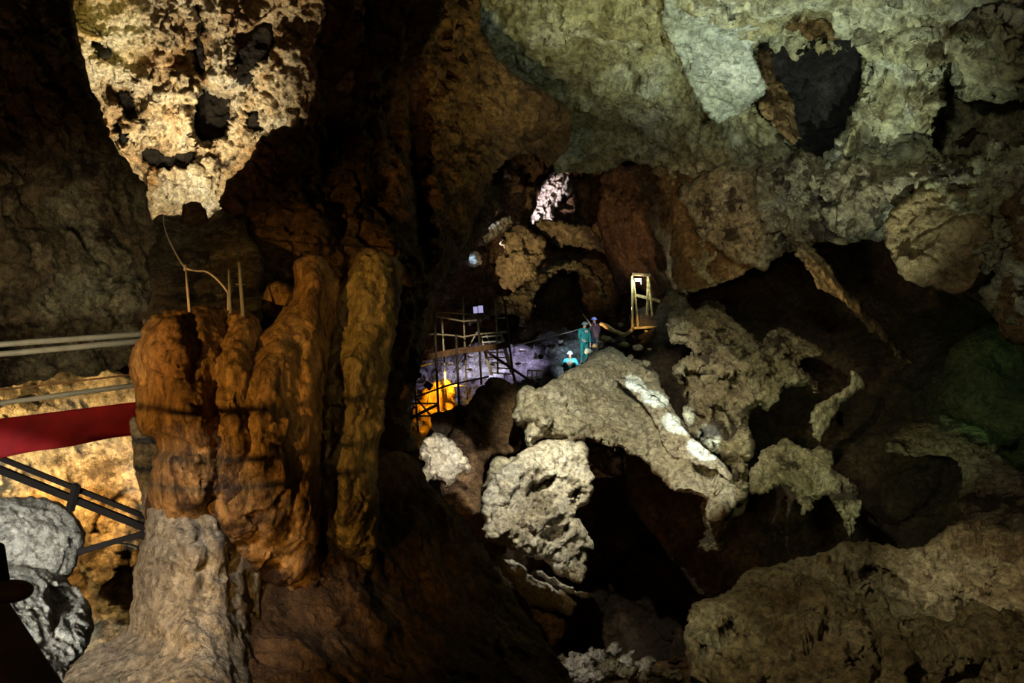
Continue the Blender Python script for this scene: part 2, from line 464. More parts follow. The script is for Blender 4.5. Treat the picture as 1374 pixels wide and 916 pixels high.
rock('stalagmite', [(300,482),(318,464),(340,448),(358,440),(371,428),(385,410),(398,385),(392,360),(402,345),(416,337),(432,345),(448,365),(458,380),(456,400),(448,440),(440,490),(432,540),(430,600),(428,690),(432,800),(400,850),(300,850),(262,790),(262,725),(268,660),(270,600),(275,560),(286,520)],
     [(310,480,6.3),(430,370,7.0),(350,600,6.1),(440,500,6.6),(280,690,6.1),(420,690,6.5),(340,850,7.2)], M_OCHRE, T=60, R=60, back=90, step=2.0,
     feats=[('r', [(384,440),(365,480),(352,540),(348,620)], 22, 20), ('r', [(405,470),(395,540),(398,640),(390,710)], 10, -10), ('b', 372,448,26,24,14),
            ('r',[(430,380),(420,430),(415,520)],16,9), ('r',[(320,500),(315,600),(322,700)],18,8), ('r',[(355,660),(362,720)],12,8)],
     layers=[('fbm2',70,8),('facet',60,6),('fbm',30,3,(1,1,.3)),('facet',11,1),('fbm',6,.8)], label='middle orange stalagmite with a leaning knobbed top and dark bands across it', cat='stalagmite')
rock('stalagmite', [(449,400),(454,380),(470,362),(477,340),(488,333),(502,333),(520,338),(537,344),(541,370),(538,420),(526,470),(519,520),(513,570),(506,620),(512,720),(490,800),(430,800),(418,720),(424,600),(430,520),(440,450)],
     [(490,340,7.3),(480,500,6.9),(460,700,6.9),(530,400,7.3),(440,600,7.0),(470,800,8.2)], M_OLIVE, T=48, R=50, back=90, step=2.0,
     feats=[('r', [(500,350),(488,430),(470,520),(462,640)], 24, 14), ('r', [(520,400),(500,480),(492,560)], 10, 7), ('r', [(470,400),(462,470),(448,560)], 9, -8), ('r',[(478,560),(470,600)],8,-6)],
     layers=[('fbm2',60,8),('facet',46,7),('fbm',26,3.5,(1,1,.4)),('crack',40,2.5),('facet',11,1.2),('fbm',6,.9)], label='tall olive brown stalagmite with a blunt top, tallest of the foreground group', cat='stalagmite')
rock('rock', [(354,392),(360,380),(375,376),(390,380),(394,395),(390,415),(375,424),(358,424),(351,410)], [(370,400,7.3)], M_OCHRE, T=20, R=18, back=20, step=2.0,
     layers=[('facet',30,4),('fbm',12,2)], label='small orange rock knob behind the leaning stalagmite top', cat='rock')
rock('stalagmite_shaded_side', [(172,556),(200,560),(250,590),(260,690),(230,720),(196,716),(193,690),(186,650),(178,600)], [(200,600,7.2),(230,690,6.9),(180,560,7.3)], M_GREY, T=26, R=30, back=60, step=2.2,
     layers=[('fbm2',60,3),('fbm',10,.8)], label='smooth shadowed side of the squat stalagmite, tapering down behind it', cat='rock')  # separate body standing in for the stalagmite's shadowed side
# pale flowstone foot with its floor
rock('flowstone_mound', [(198,712),(194,694),(206,664),(250,650),(290,662),(330,690),(372,722),(388,765),(372,805),(348,835),(335,900),(345,990),(60,990),(86,905),(120,872),(150,855),(173,842),(176,800),(180,765),(188,735)],
     [(200,700,6.1),(300,720,6.0),(180,840,6.0),(100,905,5.6),(100,990,4.4),(260,990,4.4),(270,850,5.6),(375,720,7.1),(385,800,7.1),(240,660,6.2)], M_GREY, T=34, R=45, back=90, step=2.0,
     feats=[('r',[(225,715),(215,780),(190,830)],20,12),('r',[(240,700),(262,760),(250,800),(250,860)],9,10),('r',[(285,700),(300,760),(296,830)],20,14),('r',[(255,730),(275,700)],7,-8),
            ('r',[(262,690),(280,740),(272,790)],7,-9),('p',[(150,850),(175,838),(240,862),(230,990),(40,990),(90,900)],-14,30),('r',[(320,690),(335,740),(320,800)],18,10),('r',[(300,700),(312,760)],7,-8),('r',[(205,700),(240,690),(300,700)],8,8)],
     layers=[('fbm2',60,8),('facet',40,4.5),('fbm',24,2,(1,1,.4)),('facet',9,.8),('fbm',5,.7)], label='pale grey flowstone foot lit white under the orange stalagmites', cat='rock')
# brown slope filling the bottom of the picture
rock('floor', [(330,700),(400,690),(430,680),(480,640),(502,622),(528,600),(556,612),(574,652),(620,692),(643,728),(672,770),(700,812),(735,862),(772,916),(800,1010),(240,1010),(268,900),(290,868),(318,832),(352,790)],
     [(340,720,7.0),(500,640,8.5),(640,730,10.5),(770,916,9.0),(270,900,5.7),(500,1000,5.5),(500,800,7.6)], M_BROWN, T=30, R=70, back=60, step=2.6,
     feats=[('r',[(285,860),(340,856),(400,868),(430,890)],9,12),('r',[(280,880),(340,886),(420,905)],6,-10),('r',[(350,800),(395,740),(420,700)],12,10),('b',450,760,60,80,16),('b',600,800,50,80,14),
            ('r',[(500,640),(530,720),(560,850)],26,-14)],
     layers=[('fbm2',110,12),('facet',50,6),('fbm',30,5),('fbm',9,1.5)])

# ------------------------------------------------------------------ left wall, ledge, lit niche
rock('wall_left', [(-260,-160),(104,-160),(98,0),(110,60),(118,110),(140,150),(152,195),(176,225),(196,250),(204,292),(222,320),(240,345),(246,395),(240,440),(195,470),(175,496),(120,505),(90,498),(60,512),(20,512),(-20,522),(-260,545)],
     [(-200,-100,6.0),(-200,400,6.0),(50,0,9.2),(200,300,10.4),(120,350,9.6),(190,460,9.8),(0,500,8.2),(0,200,8.2)], M_LEFT, T=26, R=70, back=120, step=2.4,
     feats=[('b',20,350,70,60,26),('b',110,360,60,50,16),('r',[(75,380),(95,420),(85,455)],9,-16),('r',[(120,380),(140,430),(135,450)],12,12),('r',[(0,455),(80,450),(140,445)],8,-14),
            ('r',[(60,490),(140,480)],16,10),('b',180,410,30,30,12),('b',60,150,60,120,20),('r',[(30,250),(100,300),(160,330)],14,-16)],
     layers=[('fbm',90,22),('facet',48,12),('facet',20,5),('crack',50,5),('fbm',12,2.5)])
rock('rubble_ledge', [(208,292),(216,288),(226,289),(240,290),(252,296),(275,296),(284,289),(300,276),(318,276),(330,290),(332,318),(345,330),(354,345),(350,380),(356,400),(350,440),(300,470),(200,470),(190,440),(205,400),(200,350),(205,315)],
     [(215,300,10.9),(330,300,10.9),(220,430,7.6),(340,430,7.6),(270,360,10.0)], M_LEFT, T=24, R=30, back=90, step=2.0,
     feats=[('b',236,312,16,14,9),('b',312,295,20,20,12),('b',262,335,20,16,8),('b',300,330,22,14,9),('b',335,350,16,20,8),('b',225,345,14,12,6),('b',285,375,34,26,14),('b',235,385,24,26,9),('r',[(245,300),(250,350),(262,400)],6,-8)],
     layers=[('facet',26,5),('lump',18,4),('facet',10,2),('fbm',8,1.4)], kind='structure')
rock('boulder', [(243,293),(245,280),(250,273),(259,269),(268,271),(275,279),(279,292),(272,302),(256,304),(246,301)], [(260,285,10.7)], M_BROWN, T=10, R=14, back=10, step=1.2,
     layers=[('facet',20,2),('fbm',8,.8)], label='small dome-shaped boulder against the glowing wall at the top of the rubble ledge', cat='rock')
rock('wall_niche', [(60,-200),(500,-200),(480,120),(440,200),(400,330),(380,420),(300,420),(240,420),(190,330),(160,260),(110,150),(80,60)],
     [(60,-200,11.0),(500,-200,12.2),(240,300,14.2),(240,150,13.6),(120,60,12.4),(420,100,13.0),(300,400,14.6)], M_NICHE, T=10, R=40, back=80, step=2.0,
     feats=[('p',[(266,118),(275,112),(284,122),(312,125),(310,152),(300,185),(268,186),(256,168),(262,150)],-90,6),('b',240,148,32,54,20),
            ('p',[(187,203),(196,197),(212,202),(222,212),(238,206),(256,203),(268,204),(262,214),(248,226),(236,222),(222,226),(204,220),(190,214)],-60,5),
            ('r',[(268,10),(266,60),(268,95)],5,-50),('r',[(214,60),(216,120),(196,190)],30,14),('r',[(240,0),(236,90),(250,180)],12,12),('r',[(320,20),(300,70),(296,100)],14,22),
            ('r',[(140,85),(180,105),(200,110)],9,14),('p',[(114,56),(138,60),(150,70),(146,76),(118,66)],-40,5),('r',[(98,35),(125,42),(142,54)],9,18),
            ('p',[(140,112),(150,118),(172,122),(180,136),(186,160),(172,160),(160,140),(144,136)],-55,5),('p',[(152,158),(160,160),(172,185),(164,195),(154,180)],-55,5),
            ('p',[(318,55),(345,36),(364,30),(366,60),(356,80),(330,90),(316,86)],-60,10),('b',385,110,46,60,22),('r',[(160,200),(196,240),(200,285)],9,12),('b',235,250,50,30,10),('b',262,235,34,50,16),
            ('p',[(330,150),(345,150),(350,175),(342,182),(332,170)],-45,5),('r',[(205,0),(200,60),(180,100)],9,-10),('r',[(350,0),(350,30),(400,36)],8,-14)],
     layers=[('facet',44,10),('pit',30,6),('facet',18,6),('ridge',22,4.5),('crack',34,5),('fbm',7,2.2)])
rock('wall_pocket', [(262,110),(290,116),(314,120),(314,155),(304,190),(266,190),(252,168),(260,150)], [(280,150,14.35)], M_HOLE, T=6, R=14, back=12, step=2.0, layers=[('facet',30,5),('fbm',10,1.5)])  # black body set in the pit to paint its shade
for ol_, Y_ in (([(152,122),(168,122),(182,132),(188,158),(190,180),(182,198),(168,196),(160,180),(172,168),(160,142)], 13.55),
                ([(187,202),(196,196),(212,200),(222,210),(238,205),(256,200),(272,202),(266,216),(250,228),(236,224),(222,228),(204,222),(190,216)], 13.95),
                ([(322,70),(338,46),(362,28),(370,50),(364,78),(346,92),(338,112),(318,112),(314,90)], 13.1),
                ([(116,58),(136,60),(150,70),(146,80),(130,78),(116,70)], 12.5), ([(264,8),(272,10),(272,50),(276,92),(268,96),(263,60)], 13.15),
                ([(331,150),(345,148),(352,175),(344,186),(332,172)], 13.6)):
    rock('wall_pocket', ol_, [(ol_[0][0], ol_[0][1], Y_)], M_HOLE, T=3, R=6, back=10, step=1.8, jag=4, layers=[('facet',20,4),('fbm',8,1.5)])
rock('rock', [(95,28),(104,26),(110,38),(124,42),(136,48),(143,55),(134,57),(118,52),(102,50),(95,40)], [(95,30,11.8),(143,55,12.0)], M_YELLOW, T=8, R=9, back=14, step=1.4, layers=[('facet',16,2.5),('fbm',6,1)], label='bright yellow rock lip at the upper end of the glowing niche wall', cat='rock')
# overhanging shoulder right of the niche, big dark central wall
rock('wall_centre', [(448,-200),(720,-200),(640,-20),(648,60),(690,100),(742,128),(772,152),(762,190),(744,224),(722,208),(700,206),(668,226),(652,262),(636,300),(612,344),(590,388),(586,410),(577,440),(566,480),(556,510),(550,548),(549,585),(565,610),(573,650),(566,740),(320,740),(330,470),(352,420),(345,330),(322,285),(288,284),(292,268),(310,235),(345,205),(372,168),(398,172),(418,150),(424,110),(412,70),(430,20)],
     [(448,-200,10.5),(700,-200,13),(430,100,12.4),(760,160,22),(640,250,19),(350,300,11.6),(560,500,14.5),(450,450,11),(560,700,11.5),(560,300,14.5),(340,600,9.0)], M_BROWN, T=26, R=40, back=120, step=2.2,
     feats=[('r',[(556,120),(562,160),(560,240),(565,330)],13,-110),('b',630,55,26,50,16),('r',[(560,60),(580,150),(590,200)],22,14),('b',600,190,34,26,20),('b',690,130,46,34,24),('b',640,220,40,26,16),
            ('r',[(575,205),(640,190),(700,180),(750,175)],9,-20),('r',[(640,210),(700,195),(750,215)],8,-18),('b',420,260,60,80,26),('b',500,60,60,50,22),('b',480,200,40,70,20),
            ('r',[(560,380),(552,440),(545,520),(540,600)],22,18),('r',[(600,300),(590,340),(580,380)],12,12),('r',[(460,110),(440,200),(450,300)],14,-24),('r',[(660,230),(640,280),(610,330)],10,-14),
            ('r',[(610,20),(618,90),(612,105)],12,18),('b',560,600,26,40,10)],
     layers=[('fbm',110,28),('facet',60,18),('facet',26,8),('lump',30,6),('crack',60,6),('fbm',12,3)])

# ------------------------------------------------------------------ lower left: lit wall, boulders
rock('wall_lower_left', [(-260,490),(240,480),(250,700),(215,900),(60,900),(-260,760)],
     [(-200,550,9.5),(100,550,12),(190,600,12),(190,780,12.0),(-100,700,9.8),(100,860,12.0)], M_YELLOW, T=8, R=30, back=60, step=2.2,
     feats=[('p',[(125,700),(132,680),(160,665),(172,650),(198,655),(196,670),(178,672),(162,700),(158,718),(122,715)],-14,6),('b',142,693,24,20,14),('r',[(168,690),(160,740),(150,775)],12,20),('r',[(180,680),(182,750)],10,12),
            ('b',60,560,60,30,8),('p',[(-260,700),(40,690),(90,720),(110,760),(135,795),(170,770),(200,760),(200,950),(-260,950)],-60,10),('r',[(0,640),(60,645),(120,660)],10,10)],
     layers=[('facet',50,7),('pit',20,3),('fbm',30,4),('facet',14,2),('fbm',8,1.2)])
rock('boulder', [(-90,690),(-40,672),(0,668),(30,666),(62,668),(85,676),(103,692),(116,712),(112,735),(100,758),(94,775),(60,778),(30,770),(0,765),(-60,760),(-100,730)], [(0,700,8.8),(110,720,9.3),(50,770,8.9)], M_GREY, T=46, R=50, back=60, step=2.0,
     feats=[('r',[(40,700),(90,720),(100,750)],9,6)], layers=[('facet',44,7),('fbm',24,3.4),('facet',14,2.2),('ridge',12,1.2),('fbm',6,.8)], label='flat-topped grey boulder below the truss of the walkway', cat='rock')
rock('boulder', [(-80,760),(0,770),(30,752),(60,756),(84,770),(98,782),(112,800),(124,815),(127,840),(120,865),(108,880),(92,896),(80,990),(-80,990)], [(0,780,8.2),(120,830,8.6),(60,960,6.8)], M_GREY, T=40, R=40, back=60, step=2.0,
     feats=[('p',[(66,782),(98,786),(112,800),(96,820),(80,826),(70,848),(64,830),(66,812),(60,795)],-34,6),('b',40,800,26,26,8)], layers=[('facet',40,7),('facet',16,3),('ridge',16,1.6,(1.6,1,.6)),('fbm',6,1)], label='tall fluted grey boulder standing beside the flowstone foot', cat='rock')

# ------------------------------------------------------------------ ceiling and right wall
rock('ceiling', [(560,-240),(1560,-240),(1560,500),(1400,470),(1374,466),(1342,456),(1334,430),(1300,398),(1281,399),(1240,388),(1206,376),(1190,338),(1180,318),(1112,322),(1078,328),(1062,336),(1030,348),(1008,362),(985,374),(950,382),(934,386),(905,386),(900,345),(905,300),(898,262),(882,236),(862,217),(830,222),(800,233),(770,232),(742,226),(745,190),(735,160),(690,110),(640,60)],
     [(560,-240,11),(1560,-240,9),(742,226,27),(862,217,26.5),(700,0,18),(900,0,15.5),(1374,0,12.5),(1374,250,15),(1374,460,16),(1200,300,18),(1010,190,21),(950,350,25),(1000,370,23),(1200,100,16)], M_CEIL, T=16, R=30, back=110, step=2.2, warp=3.5,
     feats=[('p',[(1012,65),(1030,48),(1052,38),(1060,18),(1085,8),(1110,16),(1127,42),(1155,46),(1158,90),(1148,140),(1136,165),(1128,195),(1105,210),(1085,205),(1070,190),(1010,140),(1031,120),(1020,95)],-120,5),
            ('b',1095,60,40,26,26),('r',[(1075,75),(1105,60),(1120,80)],7,16),
            ('p',[(960,225),(1000,205),(1060,215),(1100,222),(1150,212),(1250,218),(1374,212),(1560,205),(1560,520),(900,520),(900,260)],26,10),
            ('p',[(1256,160),(1275,84),(1286,122),(1312,136),(1328,126),(1350,132),(1374,128),(1560,128),(1560,185),(1374,190),(1310,200),(1260,208),(1248,190)],-110,6),
            ('b',1325,80,58,62,40),('b',1200,100,60,95,26,-8),('r',[(1170,70),(1168,130),(1180,190)],10,14),('r',[(1230,60),(1255,110),(1250,170)],9,12),
            ('r',[(1160,40),(1210,36),(1290,30),(1374,20)],14,-14),('p',[(1100,-60),(1560,-60),(1560,15),(1374,26),(1300,40),(1200,44),(1150,40),(1110,10)],-14,12),
            ('b',1262,324,86,76,34),('r',[(1186,300),(1200,350),(1230,390)],6,-6),('b',1372,330,46,120,22),('r',[(1330,290),(1340,340),(1320,380)],6,-22),
            ('p',[(895,-60),(985,12),(1020,52),(1008,68),(1028,125),(1010,140),(990,160),(960,150),(920,100),(890,40)],12,8),
            ('r',[(880,0),(900,70),(925,120),(960,165),(1010,200)],8,-12),('r',[(690,30),(750,70),(800,110),(850,130)],14,22),('r',[(780,20),(850,80),(900,160),(960,215)],20,26),('r',[(720,100),(780,130),(850,190),(900,215)],10,-14),('b',730,60,40,22,18,30),('b',900,190,60,26,18,20),('r',[(860,0),(880,50),(870,90)],10,-12),
            ('p',[(742,226),(775,170),(830,150),(900,160),(960,200),(950,240),(860,218)],-8,20),('r',[(905,250),(960,290),(975,350)],16,14),('b',955,275,34,26,14),('r',[(930,320),(960,350),(990,345)],12,14),
            ('b',1050,250,50,34,16),('b',1140,250,44,30,16),('r',[(960,240),(1010,300),(1050,325)],12,10),('r',[(1060,230),(1090,280),(1150,290)],6,-12),('r',[(1200,225),(1170,270),(1130,300)],8,-14),
            ('r',[(660,30),(700,110),(760,140)],18,-10),('b',860,60,22,9,-8,30),('b',905,50,24,10,-9,30)],
     layers=[('fbm2',150,22),('facet',100,22),('facet',40,8),('ridge',60,9),('crack',80,7),('facet',14,2.4),('fbm',12,2)])
# craggy band on the right wall, over the ceiling sheet
rock('wall_right', [(905,262),(940,232),(975,214),(1010,222),(1052,212),(1078,196),(1105,214),(1150,214),(1200,222),(1250,216),(1300,222),(1374,214),(1560,205),(1560,262),(1374,268),(1310,252),(1262,250),(1215,262),(1190,282),(1175,318),(1120,322),(1085,326),(1062,338),(1035,346),(1028,362),(1000,356),(985,348),(960,330),(935,315),(925,285)],
     [(910,262,24),(1000,300,21.5),(1100,260,18.6),(1250,235,16),(1374,240,14.6),(1560,230,12)], M_CRAG, T=26, R=26, back=30, step=2.0,
     feats=[('r',[(985,240),(1010,290),(1050,320)],14,10),('r',[(1080,230),(1075,290)],7,-16),('b',1110,250,34,24,14),('b',1030,262,30,30,12),('b',1160,262,26,20,12),('b',960,275,26,30,12)],
     layers=[('facet',48,16),('facet',20,8),('pit',22,6),('ridge',26,6),('fbm',8,2.5)])
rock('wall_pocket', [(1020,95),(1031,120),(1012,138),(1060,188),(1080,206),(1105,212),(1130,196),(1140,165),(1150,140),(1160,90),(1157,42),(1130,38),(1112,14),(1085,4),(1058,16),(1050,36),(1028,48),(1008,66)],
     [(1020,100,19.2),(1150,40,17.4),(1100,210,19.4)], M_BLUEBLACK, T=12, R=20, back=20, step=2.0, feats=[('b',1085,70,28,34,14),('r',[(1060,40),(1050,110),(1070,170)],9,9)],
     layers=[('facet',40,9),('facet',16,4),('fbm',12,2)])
rock('wall_pocket', [(1012,66),(1030,50),(1052,40),(1070,44),(1078,60),(1068,90),(1072,120),(1062,150),(1078,180),(1070,196),(1050,182),(1012,140),(1030,122),(1018,95)], [(1020,80,18.6),(1070,180,18.9)], M_MIDBROWN, T=14, R=16, back=14, step=1.8, edge=.8,
     layers=[('facet',30,8),('facet',14,4),('fbm',8,1.5)])
rock('wall_pocket', [(1052,38),(1060,18),(1085,8),(1110,16),(1127,42),(1138,48),(1120,56),(1100,48),(1085,58),(1070,44)], [(1090,30,17.2)], M_MIDBROWN, T=12, R=12, back=14, step=1.6, edge=.8,
     layers=[('facet',24,6),('facet',12,3),('fbm',8,1.5)])
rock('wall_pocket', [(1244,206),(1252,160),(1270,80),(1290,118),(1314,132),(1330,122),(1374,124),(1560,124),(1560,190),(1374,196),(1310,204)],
     [(1250,200,18.2),(1374,150,16.4),(1560,150,14.2)], M_BLACK, T=8, R=20, back=20, step=2.4, layers=[('facet',40,9),('facet',16,4),('fbm',12,2)])  # dark body carrying the shade under the overhang in its colour
rock('wall_right', [(868,220),(900,223),(930,236),(945,262),(955,285),(975,305),(1000,325),(1015,345),(1005,362),(985,374),(950,384),(934,387),(905,390),(898,345),(903,300),(892,262)],
     [(870,225,26),(1010,345,22.2),(905,388,25),(940,240,24.5)], M_MIDBROWN, T=10, R=30, back=16, step=1.8, edge=.8, feats=[('b',960,345,40,24,10),('r',[(925,250),(930,320),(950,370)],9,-8)],
     layers=[('facet',40,7),('facet',16,3.5),('ridge',20,3),('fbm',8,1.4)])
rock('wall_right', [(1150,52),(1165,46),(1178,70),(1184,130),(1196,170),(1206,200),(1202,218),(1158,222),(1126,206),(1142,172),(1153,130),(1158,90)], [(1165,50,16.9),(1160,215,18.0)], M_CEIL, T=22, R=18, back=20, step=1.8, edge=.8,
     feats=[('r',[(1170,60),(1172,130),(1182,200)],7,9)], layers=[('facet',30,6),('facet',14,2.5),('fbm',20,4,(1,1,.5)),('fbm',7,1.2)])
rock('wall_right', [(1178,52),(1204,40),(1240,46),(1258,66),(1264,92),(1258,120),(1250,150),(1238,180),(1238,218),(1206,220),(1196,180),(1188,130),(1176,84)], [(1200,40,16.4),(1220,215,17.6)], M_MIDBROWN, T=28, R=26, back=20, step=1.8, edge=.8,
     feats=[('r',[(1225,70),(1240,110),(1228,160)],9,8)], layers=[('facet',40,9),('facet',16,3),('fbm',18,4,(1,1,.5)),('fbm',7,1.2)])
rock('wall_right', [(1284,44),(1308,30),(1345,32),(1400,26),(1560,30),(1560,134),(1400,122),(1374,122),(1354,134),(1340,142),(1325,130),(1308,134),(1292,122),(1281,105),(1279,76)], [(1290,60,15.2),(1374,120,14.6),(1560,80,12.6)], M_CEIL, T=26, R=30, back=20, step=2.0, edge=.8,
     layers=[('facet',50,10),('facet',18,4),('crack',40,3),('fbm',7,1.2)])
rock('wall_right', [(1184,300),(1192,284),(1212,266),(1240,254),(1265,250),(1300,254),(1322,270),(1332,300),(1335,325),(1322,350),(1310,380),(1290,398),(1262,392),(1236,384),(1210,376),(1200,350),(1186,325)], [(1200,300,16.0),(1320,330,15.0)], M_TAN, T=14, R=60, back=20, step=2.0, edge=.8,
     layers=[('fbm2',70,10),('facet',60,9),('crack',50,4),('fbm',30,2),('facet',9,.8),('fbm',6,.8)])
rock('wall_right', [(1338,268),(1374,256),(1560,250),(1560,500),(1400,472),(1374,466),(1348,458),(1340,436),(1330,420),(1345,380),(1352,340),(1344,300)], [(1340,300,15.0),(1374,460,15.2),(1560,380,12.8)], M_MIDBROWN, T=22, R=26, back=20, step=2.0, edge=.8,
     layers=[('facet',50,10),('facet',18,5),('crack',40,4),('fbm',7,1.6)])
rock('ceiling', [(884,-80),(1000,-80),(1055,-14),(1064,10),(1048,36),(1022,52),(1006,66),(1018,95),(1029,122),(1012,138),(992,158),(975,166),(955,160),(938,138),(920,104),(902,66),(888,20)], [(900,-40,14.2),(1050,0,14.6),(1010,130,18.2),(940,130,18.6)], M_SLAB, T=14, R=40, back=16, step=2.0, edge=.8,
     feats=[('r',[(920,30),(955,90),(985,130)],9,6),('r',[(975,20),(1005,50)],4,-6)], layers=[('fbm2',80,8),('facet',50,9),('crack',60,4),('facet',16,3),('fbm',7,1.2)])
rock('hanging_rock', [(1064,336),(1078,324),(1092,332),(1108,350),(1126,374),(1140,396),(1150,396),(1160,418),(1180,434),(1192,448),(1200,462),(1216,474),(1236,489),(1220,489),(1204,480),(1192,464),(1180,452),(1164,444),(1150,424),(1141,414),(1128,404),(1112,392),(1098,388),(1084,362)],
     [(1064,330,18.5),(1240,490,19.5)], M_TAN, T=14, R=12, back=16, step=1.4, edge=.8,
     feats=[('r',[(1085,340),(1120,380),(1140,405)],5,6),('r',[(1078,345),(1110,385)],3,-5)], layers=[('facet',18,4),('ridge',14,2.5),('fbm',6,1.2)], label='thin jagged rock blade hanging from the ceiling edge over the dark hollow', cat='rock')

# ------------------------------------------------------------------ right hollow and its rubble
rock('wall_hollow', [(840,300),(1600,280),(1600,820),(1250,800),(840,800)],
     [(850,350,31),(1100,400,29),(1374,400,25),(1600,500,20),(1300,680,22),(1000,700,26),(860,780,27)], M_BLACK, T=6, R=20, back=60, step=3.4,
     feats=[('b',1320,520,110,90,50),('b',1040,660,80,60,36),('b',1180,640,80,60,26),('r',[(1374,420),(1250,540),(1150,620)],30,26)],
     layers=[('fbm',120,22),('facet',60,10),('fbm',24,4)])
rock('rock_slope', [(894,398),(904,388),(916,394),(922,408),(936,414),(952,404),(968,406),(980,424),(1000,440),(1018,458),(1030,456),(1044,452),(1040,440),(1052,440),(1068,452),(1084,462),(1098,470),(1108,486),(1096,484),(1080,478),(1068,490),(1084,500),(1096,514),(1094,528),(1078,518),(1062,520),(1046,516),(1044,536),(1036,548),(1018,540),(1004,556),(1008,580),(1014,604),(1000,624),(1002,660),(992,680),(985,650),(980,628),(967,607),(949,594),(928,575),(915,552),(931,530),(914,518),(903,508),(904,490),(918,478),(930,474),(918,460),(904,462),(896,446),(902,430)],
     [(900,390,27),(960,420,26),(1080,480,24.5),(1000,520,24),(960,600,22.8),(985,690,21.5)], M_CRAG, T=24, R=18, back=60, step=1.8, edge=.9,
     feats=[('p',[(912,505),(928,498),(945,502),(944,520),(930,530),(912,524)],-40,5),('p',[(960,440),(975,440),(995,468),(1010,474),(1006,482),(985,480),(966,462)],-26,5),('p',[(1028,482),(1042,484),(1040,502),(1032,506)],-24,4),('p',[(1012,556),(1000,560),(990,548),(1002,540)],-16,4),('p',[(958,500),(985,505),(990,520),(965,515)],-22,4),('p',[(940,450),(955,455),(960,470),(945,468)],-22,4),('p',[(1050,470),(1075,478),(1070,490),(1048,484)],-16,4),('p',[(950,545),(975,550),(985,575),(960,570)],-20,4),('r',[(905,440),(940,470),(985,500)],5,-14),('r',[(930,560),(960,590),(985,630)],5,-10),
            ('r',[(930,410),(960,440),(1000,480),(1040,490)],12,10),('r',[(950,520),(980,560),(1000,620)],14,10),('b',990,520,30,26,12)],
     layers=[('facet',34,14),('pit',22,12),('facet',14,6),('lump',12,4),('fbm',7,2.5)], kind='structure')
rock('rock_fin', [(1142,494),(1152,500),(1162,512),(1152,528),(1138,536),(1130,548),(1118,562),(1108,584),(1100,600),(1092,590),(1086,572),(1090,552),(1104,536),(1122,528),(1140,518),(1144,506)],
     [(1150,505,24),(1095,590,23)], M_PALE, T=12, R=12, back=20, step=1.5, edge=.8, layers=[('facet',20,4),('fbm',8,1.5)], label='curved pale rock fin rising to a point in the dark hollow', cat='rock')
rock('rock_slope', [(1000,640),(1012,618),(1030,600),(1050,588),(1070,596),(1086,604),(1100,600),(1116,606),(1120,630),(1136,640),(1150,655),(1160,680),(1152,700),(1142,730),(1134,712),(1130,690),(1118,672),(1108,664),(1096,672),(1084,690),(1074,684),(1066,662),(1050,650),(1034,660),(1020,664),(1008,660)],
     [(1000,650,21.5),(1150,690,20.5),(1080,600,22.5)], M_CRAG, T=18, R=14, back=40, step=1.7, edge=.9, feats=[('r',[(1030,610),(1070,640),(1110,650),(1140,700)],9,8)],
     layers=[('facet',26,8),('ridge',20,5,(1.5,1,.7)),('facet',12,3.5),('fbm',6,1.6)], kind='structure')
rock('rock_slope', [(985,655),(1004,650),(1010,665),(996,690),(975,705),(968,722),(980,732),(968,740),(944,740),(935,728),(946,716),(942,690),(938,668)],
     [(960,690,22.5)], M_CRAG, T=14, R=14, back=40, step=1.7, edge=.9, layers=[('facet',24,7),('pit',14,4),('fbm',6,1.6)], kind='structure')
rock('rock_slope', [(1180,600),(1210,572),(1240,560),(1262,556),(1290,566),(1318,572),(1335,600),(1374,640),(1600,660),(1600,770),(1420,740),(1374,716),(1310,700),(1290,690),(1282,668),(1296,648),(1290,620),(1262,610),(1220,612)],
     [(1200,600,22),(1374,680,17),(1600,700,14)], M_CRAG, T=20, R=24, back=50, step=2.2, edge=.9,
     layers=[('facet',40,9),('pit',24,5),('facet',16,4),('fbm',8,1.8)], kind='structure')
rock('boulder', [(918,870),(915,850),(925,812),(935,804),(962,796),(985,786),(1000,770),(1012,762),(1050,757),(1096,742),(1130,732),(1158,725),(1185,728),(1215,738),(1244,728),(1262,712),(1290,700),(1320,698),(1374,712),(1600,720),(1600,1040),(940,1040),(925,920)],
     [(920,860,12.6),(1160,727,15.5),(1300,700,15.5),(1600,740,13),(960,1000,11.2),(1300,1000,10),(1100,860,12.2)], M_MIDTAN, T=34, R=36, back=160, step=2.2,
     feats=[('p',[(925,812),(1000,796),(1060,790),(1130,800),(1150,830),(1200,860),(1374,900),(1600,960),(1600,1080),(900,1080),(900,812)],20,26),('r',[(1115,748),(1170,765),(1220,790)],8,-24),('r',[(1160,780),(1172,840),(1180,900)],13,-34),('r',[(1225,830),(1240,880),(1230,930)],10,-16),('p',[(1110,755),(1160,752),(1225,800),(1200,800),(1150,780)],-20,8),
            ('b',1290,760,60,50,26),('r',[(1270,745),(1290,800),(1330,830)],10,16),('r',[(940,845),(975,842),(990,850)],6,-10),('r',[(940,870),(960,880)],5,-8),('b',1060,860,90,60,16),('r',[(1150,820),(1200,840),(1260,850)],10,-14),
            ('b',1330,850,70,50,16),('p',[(1270,904),(1330,880),(1330,905),(1300,960),(1250,960)],-30,14)],
     layers=[('fbm',140,26),('facet',90,20),('facet',34,9),('ridge',50,8),('crack',70,6),('facet',12,2.5),('fbm',9,2)], label='huge tan boulder filling the lower right corner', cat='rock')

